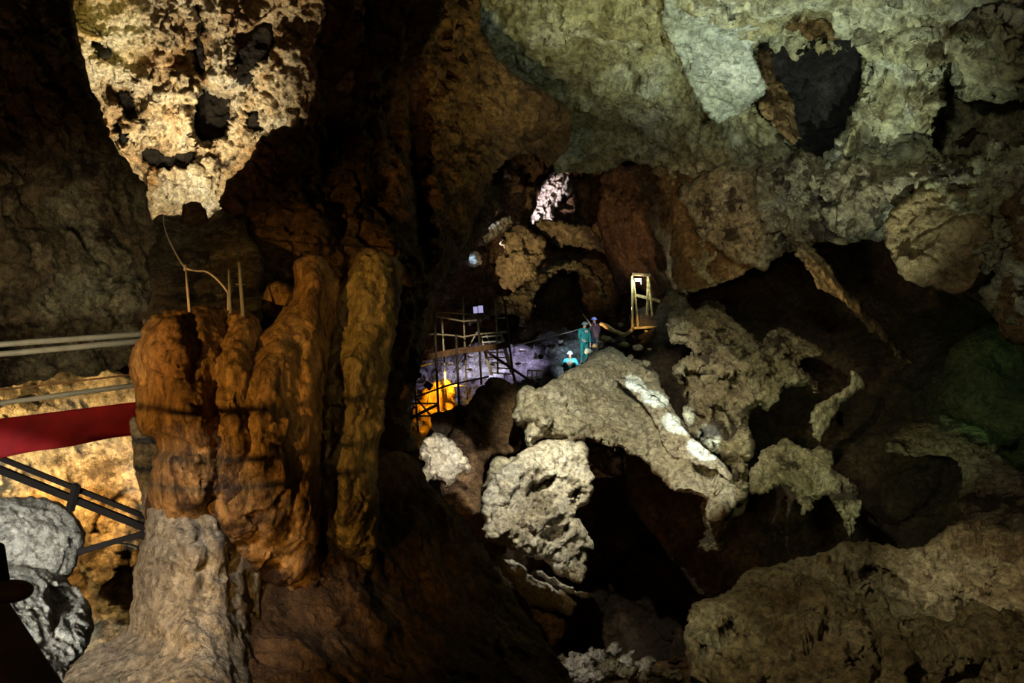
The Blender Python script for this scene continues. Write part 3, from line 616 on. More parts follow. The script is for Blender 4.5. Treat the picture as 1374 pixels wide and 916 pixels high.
# ------------------------------------------------------------------ central boulders
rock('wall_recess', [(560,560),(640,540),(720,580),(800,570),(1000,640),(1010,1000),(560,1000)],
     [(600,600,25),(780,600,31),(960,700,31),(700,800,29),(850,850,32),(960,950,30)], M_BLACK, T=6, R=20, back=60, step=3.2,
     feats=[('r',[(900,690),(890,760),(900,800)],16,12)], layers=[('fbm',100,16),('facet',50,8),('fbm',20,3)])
great = rock('boulder', [(697,520),(710,514),(726,520),(735,514),(752,504),(772,492),(790,480),(806,470),(820,466),(832,470),(846,480),(862,482),(872,492),(884,506),(894,525),(902,545),(912,562),(930,580),(950,597),(970,614),(988,636),(998,655),(996,672),(978,690),(958,704),(944,694),(946,676),(938,664),(908,662),(893,652),(887,636),(862,618),(838,606),(812,596),(796,590),(780,590),(768,592),(752,590),(735,586),(722,590),(712,604),(704,600),(702,580),(692,566),(688,552),(694,540)],
     [(697,520,23.5),(820,466,30),(780,590,23),(890,640,22.5),(990,660,22),(930,556,25),(700,590,22.8)], M_PALE, T=30, R=26, back=200, step=1.6,
     feats=[('r',[(724,520),(716,560),(712,600)],10,14),('r',[(735,540),(740,575)],5,-8),('p',[(828,508),(850,514),(880,545),(900,560),(940,600),(985,625),(1010,660),(1000,720),(880,720),(870,600),(862,560)],-12,8),
            ('r',[(792,510),(796,560),(800,590)],8,-6),('r',[(826,505),(850,530),(875,555),(890,590)],7,9),('r',[(735,585),(760,588)],3,-8),('r',[(770,520),(775,550)],6,8),('r',[(800,490),(840,505),(870,520)],9,8),
            ('r',[(905,540),(930,570),(960,600),(985,640)],7,9),('b',760,560,26,24,10),('b',935,650,34,26,10)],
     layers=[('fbm2',90,12),('facet',60,15),('facet',26,3.5),('crack',46,4),('ridge',16,1.2,(1.5,1,.7)),('fbm',7,.9)], label='great pale boulder below the people with a bright white streak down its side', cat='rock')
gu, gy = FACE['last']  # whiter sheet on the flank: the lamp-lit streak put into its colour
lit_streak = rock('lit_streak_face', [(823,506),(832,504),(846,512),(860,519),(876,528),(890,539),(902,557),(914,569),(926,578),(944,596),(965,614),(984,638),(980,648),(967,636),(955,628),(941,624),(930,622),(915,618),(901,610),(893,603),(886,588),(880,574),(875,558),(864,543),(846,524),(834,514)],
     (gu, gy, -.16), M_WHITE, T=5, R=7, back=8, step=1.3, warp=2,
     feats=[('r',[(862,532),(895,560),(930,590),(975,632)],5,5),('r',[(895,588),(925,600),(950,596)],2.5,-5),('r',[(906,604),(922,592),(940,580)],2,-4),('r',[(884,555),(900,575)],3,-4)], layers=[('facet',22,4),('crack',20,2.5),('facet',9,1.6),('fbm',5,.8)],
     label='whitened lit streak running down the flank', kind='structure')
del lit_streak['kind']
lit_streak.parent = great; lit_streak.location = lit_streak.location - great.location
rock('boulder', [(646,668),(652,652),(664,640),(682,620),(698,606),(716,596),(738,588),(762,590),(780,592),(788,604),(790,620),(796,640),(797,662),(788,674),(775,680),(768,694),(780,700),(796,728),(797,740),(788,744),(790,760),(784,782),(770,780),(748,770),(736,756),(720,748),(700,742),(684,736),(664,732),(650,728),(648,712),(654,700),(648,688)],
     [(650,680,21),(790,620,22.5),(780,770,21.5),(700,740,20.8)], M_WHITE, T=40, R=40, back=50, step=1.6,
     feats=[('p',[(712,650),(730,640),(742,634),(746,642),(734,654),(718,666),(708,664)],-34,4),('p',[(766,658),(780,652),(778,664),(766,666)],-26,4),('p',[(728,716),(745,706),(766,702),(762,714),(745,730),(732,732)],-30,4),('r',[(660,650),(700,630)],10,6)],
     layers=[('facet',40,10),('pit',18,7),('facet',14,4.5),('lump',9,2),('fbm',6,1.6)], label='brightly lit pitted white boulder leaning under the great pale boulder', cat='rock')
rock('boulder', [(655,632),(656,614),(666,609),(682,612),(696,612),(694,622),(680,636),(668,644),(656,652),(648,662),(646,652),(652,642)], [(670,630,23.5)], M_PALE, T=12, R=12, back=20, step=1.5,
     layers=[('facet',16,4),('ridge',12,2),('fbm',6,1)], label='small pinkish fluted rock behind the pitted white boulder', cat='rock')
rock('slab_of_rock', [(646,734),(660,740),(684,748),(702,758),(712,772),(740,784),(766,800),(776,812),(768,828),(750,822),(728,820),(706,808),(690,790),(672,766),(656,750)], [(650,738,21.5),(770,820,20.5)], M_GREY, T=14, R=10, back=30, step=1.6, edge=.8,
     layers=[('facet',24,4),('facet',10,2),('fbm',6,1)], label='long grey rock slab sloping down under the pitted white boulder', cat='rock')
rock('slab_of_rock', [(718,764),(732,768),(756,782),(778,792),(794,800),(788,806),(768,798),(744,786),(724,774)], [(718,764,20.8),(790,802,20.4)], M_GREY, T=7, R=5, back=12, step=1.3, edge=.8,
     layers=[('facet',14,2),('fbm',6,.8)], label='thin narrow rock slab directly under the pitted white boulder', cat='rock')
rock('slab_of_rock', [(706,812),(722,820),(742,826),(762,832),(758,850),(748,866),(740,868),(735,850),(722,838)], [(730,830,19.8)], M_BROWN, T=8, R=8, back=20, step=1.5, edge=.8,
     layers=[('facet',16,4),('fbm',6,1)], label='brown rock wedge at the foot of the long grey slab', cat='rock')
rock('boulder', [(562,596),(572,584),(590,580),(602,586),(612,594),(622,608),(630,622),(632,636),(620,632),(608,650),(600,656),(596,644),(584,642),(568,652),(566,640),(570,620),(562,610)], [(595,620,20)], M_WHITE, T=22, R=20, back=30, step=1.3, edge=.9,
     layers=[('facet',24,5),('pit',12,4.5),('facet',9,2),('fbm',5,1)], label='white pitted rock beside the foot of the dark wall under the orange glow', cat='rock')
rock('boulder', [(600,590),(608,566),(622,550),(634,530),(648,516),(664,505),(680,510),(694,516),(696,536),(690,552),(694,572),(700,600),(690,612),(662,608),(650,622),(648,650),(640,700),(600,690),(590,660)], [(660,510,27),(610,600,23),(690,600,24),(630,680,20)], M_BROWN, T=26, R=26, back=50, step=2.0,
     layers=[('fbm',50,6),('facet',34,6),('facet',14,2.5),('fbm',8,1.3)], label='dark reddish brown rock mass between scaffold foot and white boulder', cat='rock')

# rubble at the bottom centre
rng = random.Random(5)
for i, (px, py, rx, ry, mat_, lab) in enumerate([
        (772,893,18,14,M_GREY,'rough grey stone at the start of the rubble, beside the brown slope'),
        (800,882,17,10,M_GREY,'broad pale rubble stone, topmost of the heap at the bottom edge'),
        (822,872,10,7,M_GREY,'small pale stone on the crest of the bottom rubble'),
        (790,906,16,12,M_GREY,'half-cut grey stone at the lower edge of the rubble'),
        (818,896,18,11,M_CRAG,'large mottled stone in the middle of the bottom rubble'),
        (838,888,12,8,M_GREY,'flat grey stone right of the rubble crest'),
        (846,903,15,10,M_CRAG,'dull brown stone at the lower middle of the rubble'),
        (866,892,10,9,M_GREY,'upright pale stone standing clear of the rubble'),
        (862,910,8,8,M_GREY,'small round stone cut by the bottom edge'),
        (884,902,11,6,M_CRAG,'flat dim stone between the rubble and the corner boulder'),
        (905,905,14,10,M_CRAG,'dim stone tucked against the huge tan corner boulder'),
        (906,886,9,5,M_BROWN,'small reddish stone in front of the huge corner boulder'),
        (848,876,4,4,M_GREY,'tiny stone behind the flat grey rubble stone'),
        (756,886,9,8,M_CRAG,'small stone leaning on the brown slope edge')]):
    n = 11; ol = []
    for k in range(n):
        a = 2 * math.pi * k / n; r = rng.uniform(.8, 1.5)
        ol.append((px + rx * r * math.cos(a), py + ry * r * math.sin(a)))
    rock('stone', ol, [(px, py, 16.5 - (py - 870) * 0.03)], mat_, T=max(rx, ry) * .8, R=min(rx, ry), back=min(rx, ry), step=1.1, edge=.9, jag=3, layers=[('facet', 14, 5), ('facet', 7, 2), ('fbm', 6, 1)],
         label=lab, cat='rock', group='loose stones at the bottom centre')
rock('floor', [(730,880),(760,878),(800,884),(850,890),(900,886),(930,880),(960,1010),(760,1010)], [(740,885,16.8),(930,885,16.8),(850,1000,13)], M_BROWN, T=6, R=12, back=40, step=2.4,
     layers=[('facet',20,4),('lump',12,3),('fbm',7,1.5)])

# ------------------------------------------------------------------ far chamber
rock('wall_back', [(500,180),(1000,180),(1000,560),(500,640)],
     [(520,200,40),(640,300,40),(740,250,46),(830,240,40),(900,300,36),(880,440,37),(760,400,46),(600,420,41),(700,560,40)], M_BROWN, T=6, R=20, back=60, step=1.8,
     feats=[('p',[(716,440),(720,405),(728,385),(745,370),(770,364),(795,372),(806,390),(810,420),(815,445),(812,480),(716,480)],-80,6),
            ('p',[(716,270),(722,250),(732,232),(745,226),(770,228),(782,236),(790,262),(776,262),(764,262),(752,280),(736,302),(712,302)],16,6),('r',[(760,232),(735,262),(716,298)],7,14),('r',[(778,236),(765,262)],5,10),('r',[(745,232),(722,268)],4,8),
            ('b',735,360,26,18,12),('r',[(675,300),(655,315),(635,335)],7,10),('r',[(655,240),(665,280),(672,290)],8,8),('r',[(812,255),(802,290),(800,310)],6,8),
            ('b',630,345,14,12,10),('b',660,345,22,30,8),('r',[(700,400),(660,415),(620,420)],12,12),('r',[(715,440),(700,410),(715,385),(745,365),(775,360)],6,8),
            ('r',[(830,260),(845,320),(842,370)],12,10),('b',880,300,30,60,14),('p',[(640,395),(700,385),(712,400),(712,420),(650,425),(636,410)],8,6),('b',700,240,30,40,8)],
     layers=[('fbm',50,12),('facet',34,10),('facet',14,5),('ridge',16,4),('fbm',6,1.8)])
rock('boulder', [(716,302),(730,296),(750,298),(766,302),(786,298),(802,316),(820,328),(836,328),(830,334),(806,336),(790,334),(772,328),(752,330),(736,318),(722,312)], [(716,302,40),(830,332,37)], M_TAN, T=14, R=12, back=24, step=1.2, edge=.9,
     layers=[('facet',30,10),('ridge',18,3),('facet',10,2.4),('fbm',6,1.2)], label='tan ledge-like boulder directly below the pink lit rock curtain', cat='rock')
rock('boulder', [(668,346),(676,322),(682,308),(694,300),(706,304),(716,316),(730,318),(733,332),(729,352),(716,357),(724,372),(700,384),(680,386),(672,372),(664,362)], [(700,330,39)], M_TAN, T=14, R=14, back=24, step=1.2, edge=.9,
     layers=[('facet',30,9),('facet',12,2.5),('fbm',7,1.4)], label='smooth tan boulder left of the ledge under the pink rock curtain', cat='rock')
rock('wall_back', [(612,424),(636,412),(660,404),(690,390),(708,380),(720,366),(740,350),(770,348),(796,360),(812,384),(818,404),(810,402),(798,380),(782,368),(762,362),(744,366),(728,380),(718,402),(714,436),(704,448),(696,424),(676,422),(650,430),(630,436)],
     [(612,424,39),(720,400,41),(740,350,42.5),(818,404,39)], M_MIDTAN, T=9, R=8, back=14, step=1.2, edge=.9, jag=3, layers=[('facet',26,6),('facet',11,3.5),('ridge',14,2.5),('fbm',6,1.2)])
rock('wall_back', [(640,262),(650,240),(662,226),(672,226),(676,250),(670,280),(662,300),(650,318),(636,330),(622,352),(608,370),(600,366),(612,340),(624,316),(632,290)],
     [(640,262,36),(605,366,33),(670,230,38)], M_MIDBROWN, T=8, R=8, back=14, step=1.2, edge=.9, jag=3, layers=[('facet',26,6),('facet',11,3),('ridge',14,2.5,(1.6,1,.6)),('fbm',6,1.2)])
rock('flowstone_curtain', [(745,227),(757,230),(770,228),(784,235),(791,250),(792,264),(787,270),(781,258),(770,256),(764,264),(756,262),(750,274),(744,284),(741,298),(730,296),(722,304),(708,300),(714,286),(722,270),(727,252),(735,236)],
     [(750,230,44.3),(715,300,43.2),(788,262,44.0)], M_WHITE, T=10, R=9, back=10, step=1.0, edge=.9, jag=2, feats=[('r',[(757,232),(738,262),(718,298)],4,5),('r',[(772,232),(758,256)],3,4),('r',[(765,232),(750,262),(736,290)],2.5,-5)],
     layers=[('ridge',12,3.4,(1.6,1,.6)),('facet',9,2.4),('fbm',5,.8)], label='pinkish white flowstone curtain glowing high in the far chamber', cat='flowstone')
rock('wall_back', [(638,322),(650,308),(664,298),(676,290),(688,290),(690,300),(676,310),(664,318),(652,326),(640,332)], [(640,325,40.5),(688,292,41.5)], M_PALE, T=6, R=6, back=10, step=1.0, edge=.9, layers=[('facet',10,3.4),('ridge',9,2),('fbm',5,.8)])
rock('wall_back', [(621,346),(626,338),(636,336),(646,342),(647,352),(640,359),(628,359),(622,354)], [(634,347,39.2)], M_WHITE, T=7, R=6, back=10, step=1.0, edge=.9, layers=[('facet',9,3.4),('pit',7,2),('fbm',5,.8)])
rock('wall_passage', [(800,232),(842,214),(880,220),(915,240),(930,300),(925,400),(905,450),(880,440),(862,380),(838,400),(822,390),(815,350),(806,320),(798,290),(806,260)],
     [(806,300,36),(870,230,30),(920,380,29),(850,380,36)], M_BROWN, T=14, R=20, back=20, step=1.7, feats=[('r',[(812,255),(804,290),(806,312)],5,8),('r',[(840,300),(846,350)],6,8),('b',890,320,26,60,14),('r',[(862,260),(866,340),(872,380)],9,-14)],
     layers=[('fbm',60,8),('facet',30,5),('facet',12,2.2),('fbm',7,1.2)])
# clay floor rising to the back, seen through the scaffold
rock('floor', [(540,492),(560,478),(600,466),(640,458),(690,452),(712,456),(724,448),(746,440),(760,440),(780,446),(800,452),(830,456),(850,448),(890,446),(930,460),(930,640),(520,640)],
     [(545,490,41),(640,456,41),(750,438,42),(900,445,35),(560,600,31),(760,520,33.5),(900,600,31),(690,520,34)], M_CLAY, T=4, R=14, back=30, step=1.6,
     feats=[('b',745,452,24,14,9),('p',[(690,478),(712,474),(740,476),(790,470),(790,486),(740,490),(700,500)],-6,8),('b',650,480,26,10,4),('r',[(742,458),(780,452)],5,4)],
     layers=[('facet',26,9),('fbm',18,5),('facet',10,4),('fbm',5,1.6)])
rock('clay_mound', [(549,580),(548,556),(556,540),(568,520),(582,512),(600,508),(610,518),(612,534),(616,556),(618,600),(560,612)], [(580,550,31.4)], M_ORANGE, T=16, R=14, back=16, step=1.4,
     feats=[('p',[(546,552),(560,548),(600,550),(620,548),(620,612),(546,612)],8,5)], layers=[('fbm2',26,3),('facet',18,1.6),('fbm',6,.5)], label='orange glowing clay mound behind the scaffold poles', cat='mound')
rock('boulder', [(620,546),(628,540),(638,543),(638,552),(630,556),(622,552)], [(630,548,28)], M_TAN, T=8, R=7, back=8, step=1.0, layers=[('facet',9,1.2),('fbm',4,.4)], label='small round tan stone at the foot of the scaffold', cat='rock')
# crest stones where the people stand
for i, (px, py, rx, ry, Y_, lab) in enumerate([
        (822,478,9,6,29,'rounded pale stone on the crest of the great boulder'),
        (812,455,10,5,31,'flat tan stone under the end of the wooden beam'),
        (838,462,9,4,30,'broad tan stone below the ladder platform'),
        (856,466,8,5,29,'angular stone under the middle of the ladder platform'),
        (872,468,4,1.6,29,'tiny pale pebble lying right of the ladder platform'),
        (846,480,5,6,28.5,'upright pointed stone on the crest behind the boulder'),
        (800,464,6,4,31,'small stone beside the feet of the people'),
        (790,472,7,5,30.5,'tan stone in front of the standing person in green'),
        (868,488,7,5,27.5,'pale stone at the top of the white streak'),
        (833,436,6,4,34,'tan rock behind the wooden beam'),
        (825,458,5,3,31,'small tan stone next to the flat stone on the crest')]):
    n = 9; ol = []
    for k in range(n):
        a = 2 * math.pi * k / n; r = rng.uniform(.75, 1.15)
        ol.append((px + rx * r * math.cos(a), py + ry * r * math.sin(a)))
    rock('stone', ol, [(px, py, Y_)], M_TAN if py < 466 else M_PALE, T=max(rx, ry) * .8, R=min(rx, ry), back=min(rx, ry), step=0.9, edge=.9, layers=[('facet', 8, 1.4), ('fbm', 4, .6)], label=lab, cat='rock', group='stones on the crest by the people')
rock('floor', [(770,500),(785,484),(800,462),(815,456),(830,458),(850,462),(868,458),(890,452),(902,468),(905,490),(890,505),(840,500),(800,510)], [(780,490,32.5),(830,458,32),(890,455,31),(870,500,31.5)], M_BLACK, T=6, R=10, back=40, step=1.6,
     layers=[('facet',16,4),('lump',9,2.4),('fbm',5,1)])

for px, py, rx, ry, Y_ in ((632,478,5,2.4,36),(645,484,4,2,35.4),(603,488,5,2.5,36),(615,494,4,2,35.2),(700,470,5,2.5,37),(742,470,6,3,36.5),(695,488,4,2,35),(630,496,4,2,34.6),(752,458,5,3,38),(660,488,5,2.4,35)):
    ol = []
    for k in range(9):
        a = 2 * math.pi * k / 9; r = rng.uniform(.7, 1.3)
        ol.append((px + rx * r * math.cos(a), py + ry * r * math.sin(a)))
    rock('stone', ol, [(px, py, Y_ - .4)], M_WHITE, T=3, R=2.5, back=6, step=.7, jag=1, layers=[('facet', 6, 1.2)], label='small pale stone lying on the bluish clay floor behind the scaffold', cat='rock', group='pale stones on the bluish clay floor')

# ------------------------------------------------------------------ outer cave shell (everything beyond the traced rock)
def shell():
    nu, nv = 260, 130
    u = np.linspace(0, 2 * np.pi, nu, endpoint=False); v = np.linspace(0.001, np.pi - 0.001, nv)
    U, Vv = np.meshgrid(u, v)
    d = np.c_[(np.sin(Vv) * np.cos(U)).ravel(), (np.sin(Vv) * np.sin(U)).ravel(), np.cos(Vv).ravel()]
    n = 1 + 0.12 * fbm(d * 2.5, 3, 4) + 0.04 * layer_noise(d * 7, 'facet', 9)
    p = d * n[:, None] * np.array([32, 34, 22]) + np.array([0, 21, 1])
    idx = np.arange(nu * nv).reshape(nv, nu)
    a = idx[:-1]; b = idx[1:]
    q = np.stack([a, np.roll(a, -1, 1), np.roll(b, -1, 1), b], -1).reshape(-1, 4)
    me = new_mesh('wall_outer', p, q, M_DARK)
    o = bpy.data.objects.new('wall_outer', me); COL.objects.link(o); tag(o, kind='structure')
shell()
# ------------------------------------------------------------------ walkway, rails, poles, banner
M_PIPE = flat_mat('painted_pipe', (.20, .21, .19), .45)
M_RED = flat_mat('red_cloth', (.13, .0015, .003), .85, var=.2, scale=4)
M_STEEL = flat_mat('dark_steel', (.006, .004, .003), .95)
M_WOODD = flat_mat('dark_wood', (.16, .085, .04), .7, var=.3, scale=9)
M_WOOD = flat_mat('pale_wood', (.55, .38, .18), .7, var=.3, scale=9)
M_POLE = flat_mat('scaffold_tube', (.38, .33, .22), .6, var=.3, scale=5)
M_POLEB = flat_mat('scaffold_tube_dark', (.07, .055, .04), .6, var=.3, scale=5)
M_POLEL = flat_mat('pale_tube', (.62, .55, .42), .6)
M_CABLE = flat_mat('grey_conduit', (.68, .60, .60), .5)
M_WHITEP = flat_mat('white_plastic', (.8, .8, .82), .4)
M_BLACKP = flat_mat('black_plastic', (.02, .02, .02), .4)
M_YEL = flat_mat('yellow_rope', (.8, .6, .05), .6)
M_LAMP = flat_mat('lit_tube', (.9, .95, .9), .4, emit=(.75, 1, .85), emits=9)
M_PANEL = flat_mat('lit_panel', (.8, .8, .9), .4, emit=(.55, .5, .9), emits=.7)

r = empty('walkway_railing', P(90, 545, 7.0), 'white pipe handrails of the walkway above the red banner', 'railing')
for pts, rad, lab in (([(-120,468,6.5),(0,462,6.7),(215,446,7.3)], .024, None), ([(-120,482,6.5),(0,475,6.7),(215,455,7.3)], .024, None),
                      ([(-120,552,6.5),(0,541,6.7),(215,512,7.3)], .022, None)):
    part(MB().tube([P(*p) for p in pts], rad, 12), 'rail', M_PIPE, r)
part(MB().tube([P(-120,528,6.9), P(20,521,7.0), P(215,498,7.5)], .008, 8), 'wire', M_WOODD, r, label='thin brown wire between the rails')
part(MB().tube([P(-100,462,6.5), P(-100,640,6.5)], .024, 12), 'post', M_PIPE, r)
part(MB().tube([P(205,446,7.28), P(205,560,7.28)], .024, 12), 'post', M_PIPE, r)

# banner: a strip of cloth with soft folds
def cloth_strip(name, tl, bl, tr, br, mat, n=90, m=12):
    v = []; f = []
    for i in range(n + 1):
        u = i / n
        for j in range(m + 1):
            t = j / m
            p = (P(*tl).lerp(P(*tr), u)).lerp(P(*bl).lerp(P(*br), u), t)
            p.y += .018 * math.sin(u * 9 + t * 2.6) * t + .008 * math.sin(u * 31 + t * 5) + .012 * math.sin(t * 7 + u * 3)
            p.z += .006 * math.sin(u * 17) * t
            v.append(p)
    for i in range(n):
        for j in range(m):
            a = i * (m + 1) + j; f.append((a, a + 1, a + m + 2, a + m + 1))
    mb = MB(); mb.v = v; mb.f = f
    o = mb.build(name, mat)
    s = o.modifiers.new('thickness', 'SOLIDIFY'); s.thickness = .006
    return o
tag(cloth_strip('banner', (-110,575,6.75), (-110,634,6.75), (190,538,7.35), (190,581,7.35), M_RED), 'long plain red cloth banner stretched under the white handrails', 'banner')

r = empty('support_truss', P(100, 740, 7.4), 'black steel truss bars slanting below the red banner', 'truss')
for a, b, wd in (((-60,590,7.2),(205,697,7.6),.045), ((-60,606,7.2),(205,712,7.6),.062), ((105,740,7.6),(205,712,7.6),.05)):
    part(MB().bar(P(*a), P(*b), wd, wd), 'beam', M_STEEL, r, smooth=False, bevel=.004)
part(MB().bar(P(103,650,7.36), P(94,684,7.42), .05, .07), 'bracket', M_STEEL, r, smooth=False, bevel=.004)
part(MB().tube([P(106,744,7.6), P(130,735,7.6), P(155,728,7.6), P(175,730,7.6), P(196,738,7.6)], .01, 8), 'cable', M_STEEL, r)

r = empty('guard_rail', P(20, 916, 1.1), 'dark timber rail with a round knob in the lower left corner close to the camera', 'rail')
mb = MB(); A0 = P(-96, 792, 1.2); A1 = P(76, 1050, 1.2)
mb.bar(A0, A1, .1, .115)
part(mb, 'timber', M_WOODD, r, smooth=False, bevel=.006)
mb = MB().ball(P(14, 793, 1.1), .029, (1, .8, .5), 24)
part(mb, 'knob', M_WOODD, r)
part(MB().tube([P(2, 792, 1.15), P(-6, 735, 1.2)], .012, 12), 'bracket', M_STEEL, r)

for zr in (-.549, -.703, -.795):
    part(MB().tube([Vector((-4.2, 1.0, zr - .01)), Vector((-2.4, 1.0, zr)), Vector((-.4, 1.0, zr - .004))], .012, 10), 'wire', M_PIPE, r)
# short poles on the stalagmite, conduit
def pole(pa, pb, rad, lab, mat=M_CABLE, pin=None, collar=None):
    a = Vector(P(*pa)); b = Vector(P(*pb))
    root = empty('pole', b, lab, 'pole')
    part(MB().tube([a, a.lerp(b, .5), b], [rad * .8, rad, rad], 10), 'shaft', mat, root)
    if pin: part(MB().tube([P(pin[0]-6, pin[1], pa[2]), P(pin[0]+6, pin[1]+.5, pa[2])], .004, 6), 'pin', mat, root)
    if collar: part(MB().tube([P(collar[0], collar[1], pa[2]), P(collar[0], collar[1]+7, pa[2])], rad * 1.5, 10), 'collar', mat, root)
M_POLEG = flat_mat('dull_zinc', (.30, .30, .27), .5)
pole((249,355,6.2), (254,418,6.0), .0095, 'pale thin pole, leftmost of the three on the squat stalagmite', collar=(249,356))
pole((307,362,6.3), (309,420,6.2), .010, 'grey pole with a joint halfway, where the conduit comes down', M_POLEG, collar=(308,388))
pole((321,352,6.3), (326,424,6.2), .014, 'thickest and tallest grey pole, with a cross pin', M_POLEG, pin=(323,381))
def smooth_path(pts, n=8):
    out = []
    Q = [Vector(p) for p in pts]; Q = [Q[0]] + Q + [Q[-1]]
    for i in range(1, len(Q) - 2):
        for k in range(n):
            t = k / n; a, b, c, d = Q[i-1:i+3]
            out.append(.5 * ((2*b) + (c - a) * t + (2*a - 5*b + 4*c - d) * t*t + (3*b - a - 3*c + d) * t**3))
    out.append(Q[-2]); return out
o = MB().tube(smooth_path([P(219,290,10.6), P(220,302,10.0), P(226,320,8.8), P(236,340,7.4), P(248,358,6.25), P(262,363,6.2), P(276,364,6.25), P(287,371,6.28), P(297,381,6.28), P(305,392,6.28), P(306,400,6.25), P(306,416,6.2)]), .007, 8).build('electric_conduit', M_CABLE)
tag(o, 'pale electric conduit looping from the glowing niche down to the poles', 'cable')

# ------------------------------------------------------------------ scaffold
SY = 30.0
r = empty('scaffold', P(615, 580, SY), 'tube scaffold with plank walkway in front of the glowing orange mound', 'scaffold')
def tb(pts, rad, name, mat, dy=0.0):
    part(MB().tube([P(x, y, SY + dy) for x, y in pts], rad, 8), name, mat, r)
for pts, mat, dy, rad in (
        ([(551,383),(554,468)], M_POLE, .4, .036), ([(582,398),(583,420),(589,572)], M_POLEB, -.5, .045), ([(593,425),(596,480),(599,540)], M_POLEL, .5, .036),
        ([(612,448),(617,569)], M_POLEB, -.5, .045), ([(621,398),(624,470),(627,536)], M_POLE, .6, .036), ([(640,400),(643,460),(646,516)], M_POLEB, -.3, .042),
        ([(664,402),(667,460),(668,502)], M_POLE, .5, .034), ([(677,402),(683,460),(690,512)], M_POLEB, .2, .042), ([(556,500),(561,580)], M_POLEB, -.4, .04), ([(675,462),(686,500)], M_POLEL, .5, .05)):
    tb(pts, rad, 'upright', mat, dy)
for pts, mat, dy, rad in (
        ([(538,417),(600,419),(642,423)], M_POLE, .5, .026), ([(552,423),(583,424),(622,431),(643,429)], M_POLE, -.1, .034), ([(664,427),(679,426)], M_POLEL, .3, .03),
        ([(538,452),(583,448),(610,450),(622,452),(643,448),(680,445)], M_POLE, -.1, .034), ([(559,532),(600,517),(656,505)], M_POLEB, -.4, .036),
        ([(551,541),(588,541)], M_POLEB, -.5, .034), ([(561,558),(619,557)], M_POLEB, -.5, .034), ([(599,517),(625,518)], M_POLEL, .5, .045)):
    tb(pts, rad, 'crossbar', mat, dy)
for pts, mat, dy, rad in (
        ([(559,534),(589,571)], M_POLEB, -.5, .04), ([(547,563),(588,542)], M_POLEB, -.6, .055), ([(597,568),(618,556)], M_POLEB, -.6, .036), ([(651,470),(716,514)], M_POLEB, -.6, .05),
        ([(553,466),(579,430)], M_POLE, .4, .032), ([(608,500),(625,470)], M_POLEB, .3, .02)):
    tb(pts, rad, 'brace', mat, dy)
pts = [(538,482,5),(559,481,5.5),(588,476,5),(612,471,5),(643,467.5,5),(662,465.5,4),(683,462,3.5)]
for i in range(len(pts) - 1):
    a, b = pts[i], pts[i + 1]
    part(MB().bar(P(a[0], a[1], SY), P(b[0] + 1, b[1], SY), 1.0, .22), 'plank', M_WOODD, r, smooth=False, bevel=.01)
tb([(582,482),(590,484),(598,481),(612,475)], .02, 'rope', M_POLEB, -.6)

r = empty('floodlight', P(576, 540, 30.1), 'black floodlight on a stand shining on the orange mound', 'lamp')
q = Matrix.Rotation(math.radians(35), 3, 'Y')
part(MB().box(P(575, 517, 30.0), (.30, .14, .26), q), 'housing', M_BLACKP, r, smooth=False, bevel=.01)
part(MB().box(P(575.6, 518.5, 30.08), (.24, .03, .20), q), 'lens', M_WHITEP, [x for x in bpy.data.objects if x.name == 'housing'][0], smooth=False)
part(MB().tube([P(577,523,30.0), P(573,541,30.05)], .012, 8), 'stand', M_BLACKP, r)
part(MB().tube([P(569,515,29.95), P(572,524,29.95), P(581,521,29.95)], .012, 8), 'bracket', M_BLACKP, r)

for (x0, x1, y0, y1, lab) in ((635.3,640.6,411.5,420,'small pale lavender panel on the scaffold, just beside its upright'), (641.8,648,410,419.5,'slightly larger lavender panel on the scaffold, higher of the two')):
    root = empty('lamp_panel', P((x0+x1)/2, y1, SY - .5), lab, 'panel')
    c = P((x0+x1)/2, (y0+y1)/2, SY - .5); k = SY / F
    part(MB().box(c, ((x1-x0)*k, .05, (y1-y0)*k), Matrix.Rotation(math.radians(-4), 3, 'Y')), 'face', M_PANEL, root, smooth=False, bevel=.006)
    part(MB().box(c + Vector((0, .05, 0)), ((x1-x0)*k*1.1, .04, (y1-y0)*k*1.1), Matrix.Rotation(math.radians(-4), 3, 'Y')), 'backing', M_BLACKP, root, smooth=False, bevel=.006)

r = empty('ladder', P(670, 505, 31), 'white stepladder flight behind the scaffold on the bluish floor', 'ladder')
for a, b in (((644,449),(660,503)), ((671,446),(692,512))):
    part(MB().bar(P(*a, 30.9), P(*b, 30.7), .05, .1), 'stile', M_POLEL, r, smooth=False)
for i in range(8):
    t = (i + .5) / 8
    part(MB().bar(P(644 + 16*t, 449 + 54*t, 30.85), P(671 + 21*t, 446 + 60*t, 30.85), .14, .05), 'rung', M_WHITEP, r, smooth=False)
r = empty('trestle', P(640, 462, 31.5), 'light pole trestle standing on the plank walkway', 'trestle')
for a, b in (((640,445),(630,464)), ((640,445),(648,464)), ((652,448),(659,466))):
    part(MB().tube([P(*a, 31.4), P(*b, 31.4)], .03, 8), 'leg', M_POLEL, r)

tag(MB().tube(smooth_path([P(689,465,31), P(706,460,32), P(740,451,34), P(762,446,35), P(779,441,33.4)]), .018, 6).build('rope', M_POLEL), 'pale rope running from the scaffold to the person in green', 'rope')
tag(MB().tube(smooth_path([P(562,494,33), P(569,490,33), P(576,488.5,33), P(584,485,33)]), .03, 6).build('rope', M_YEL), 'short yellow rope under the left end of the scaffold planks', 'rope')

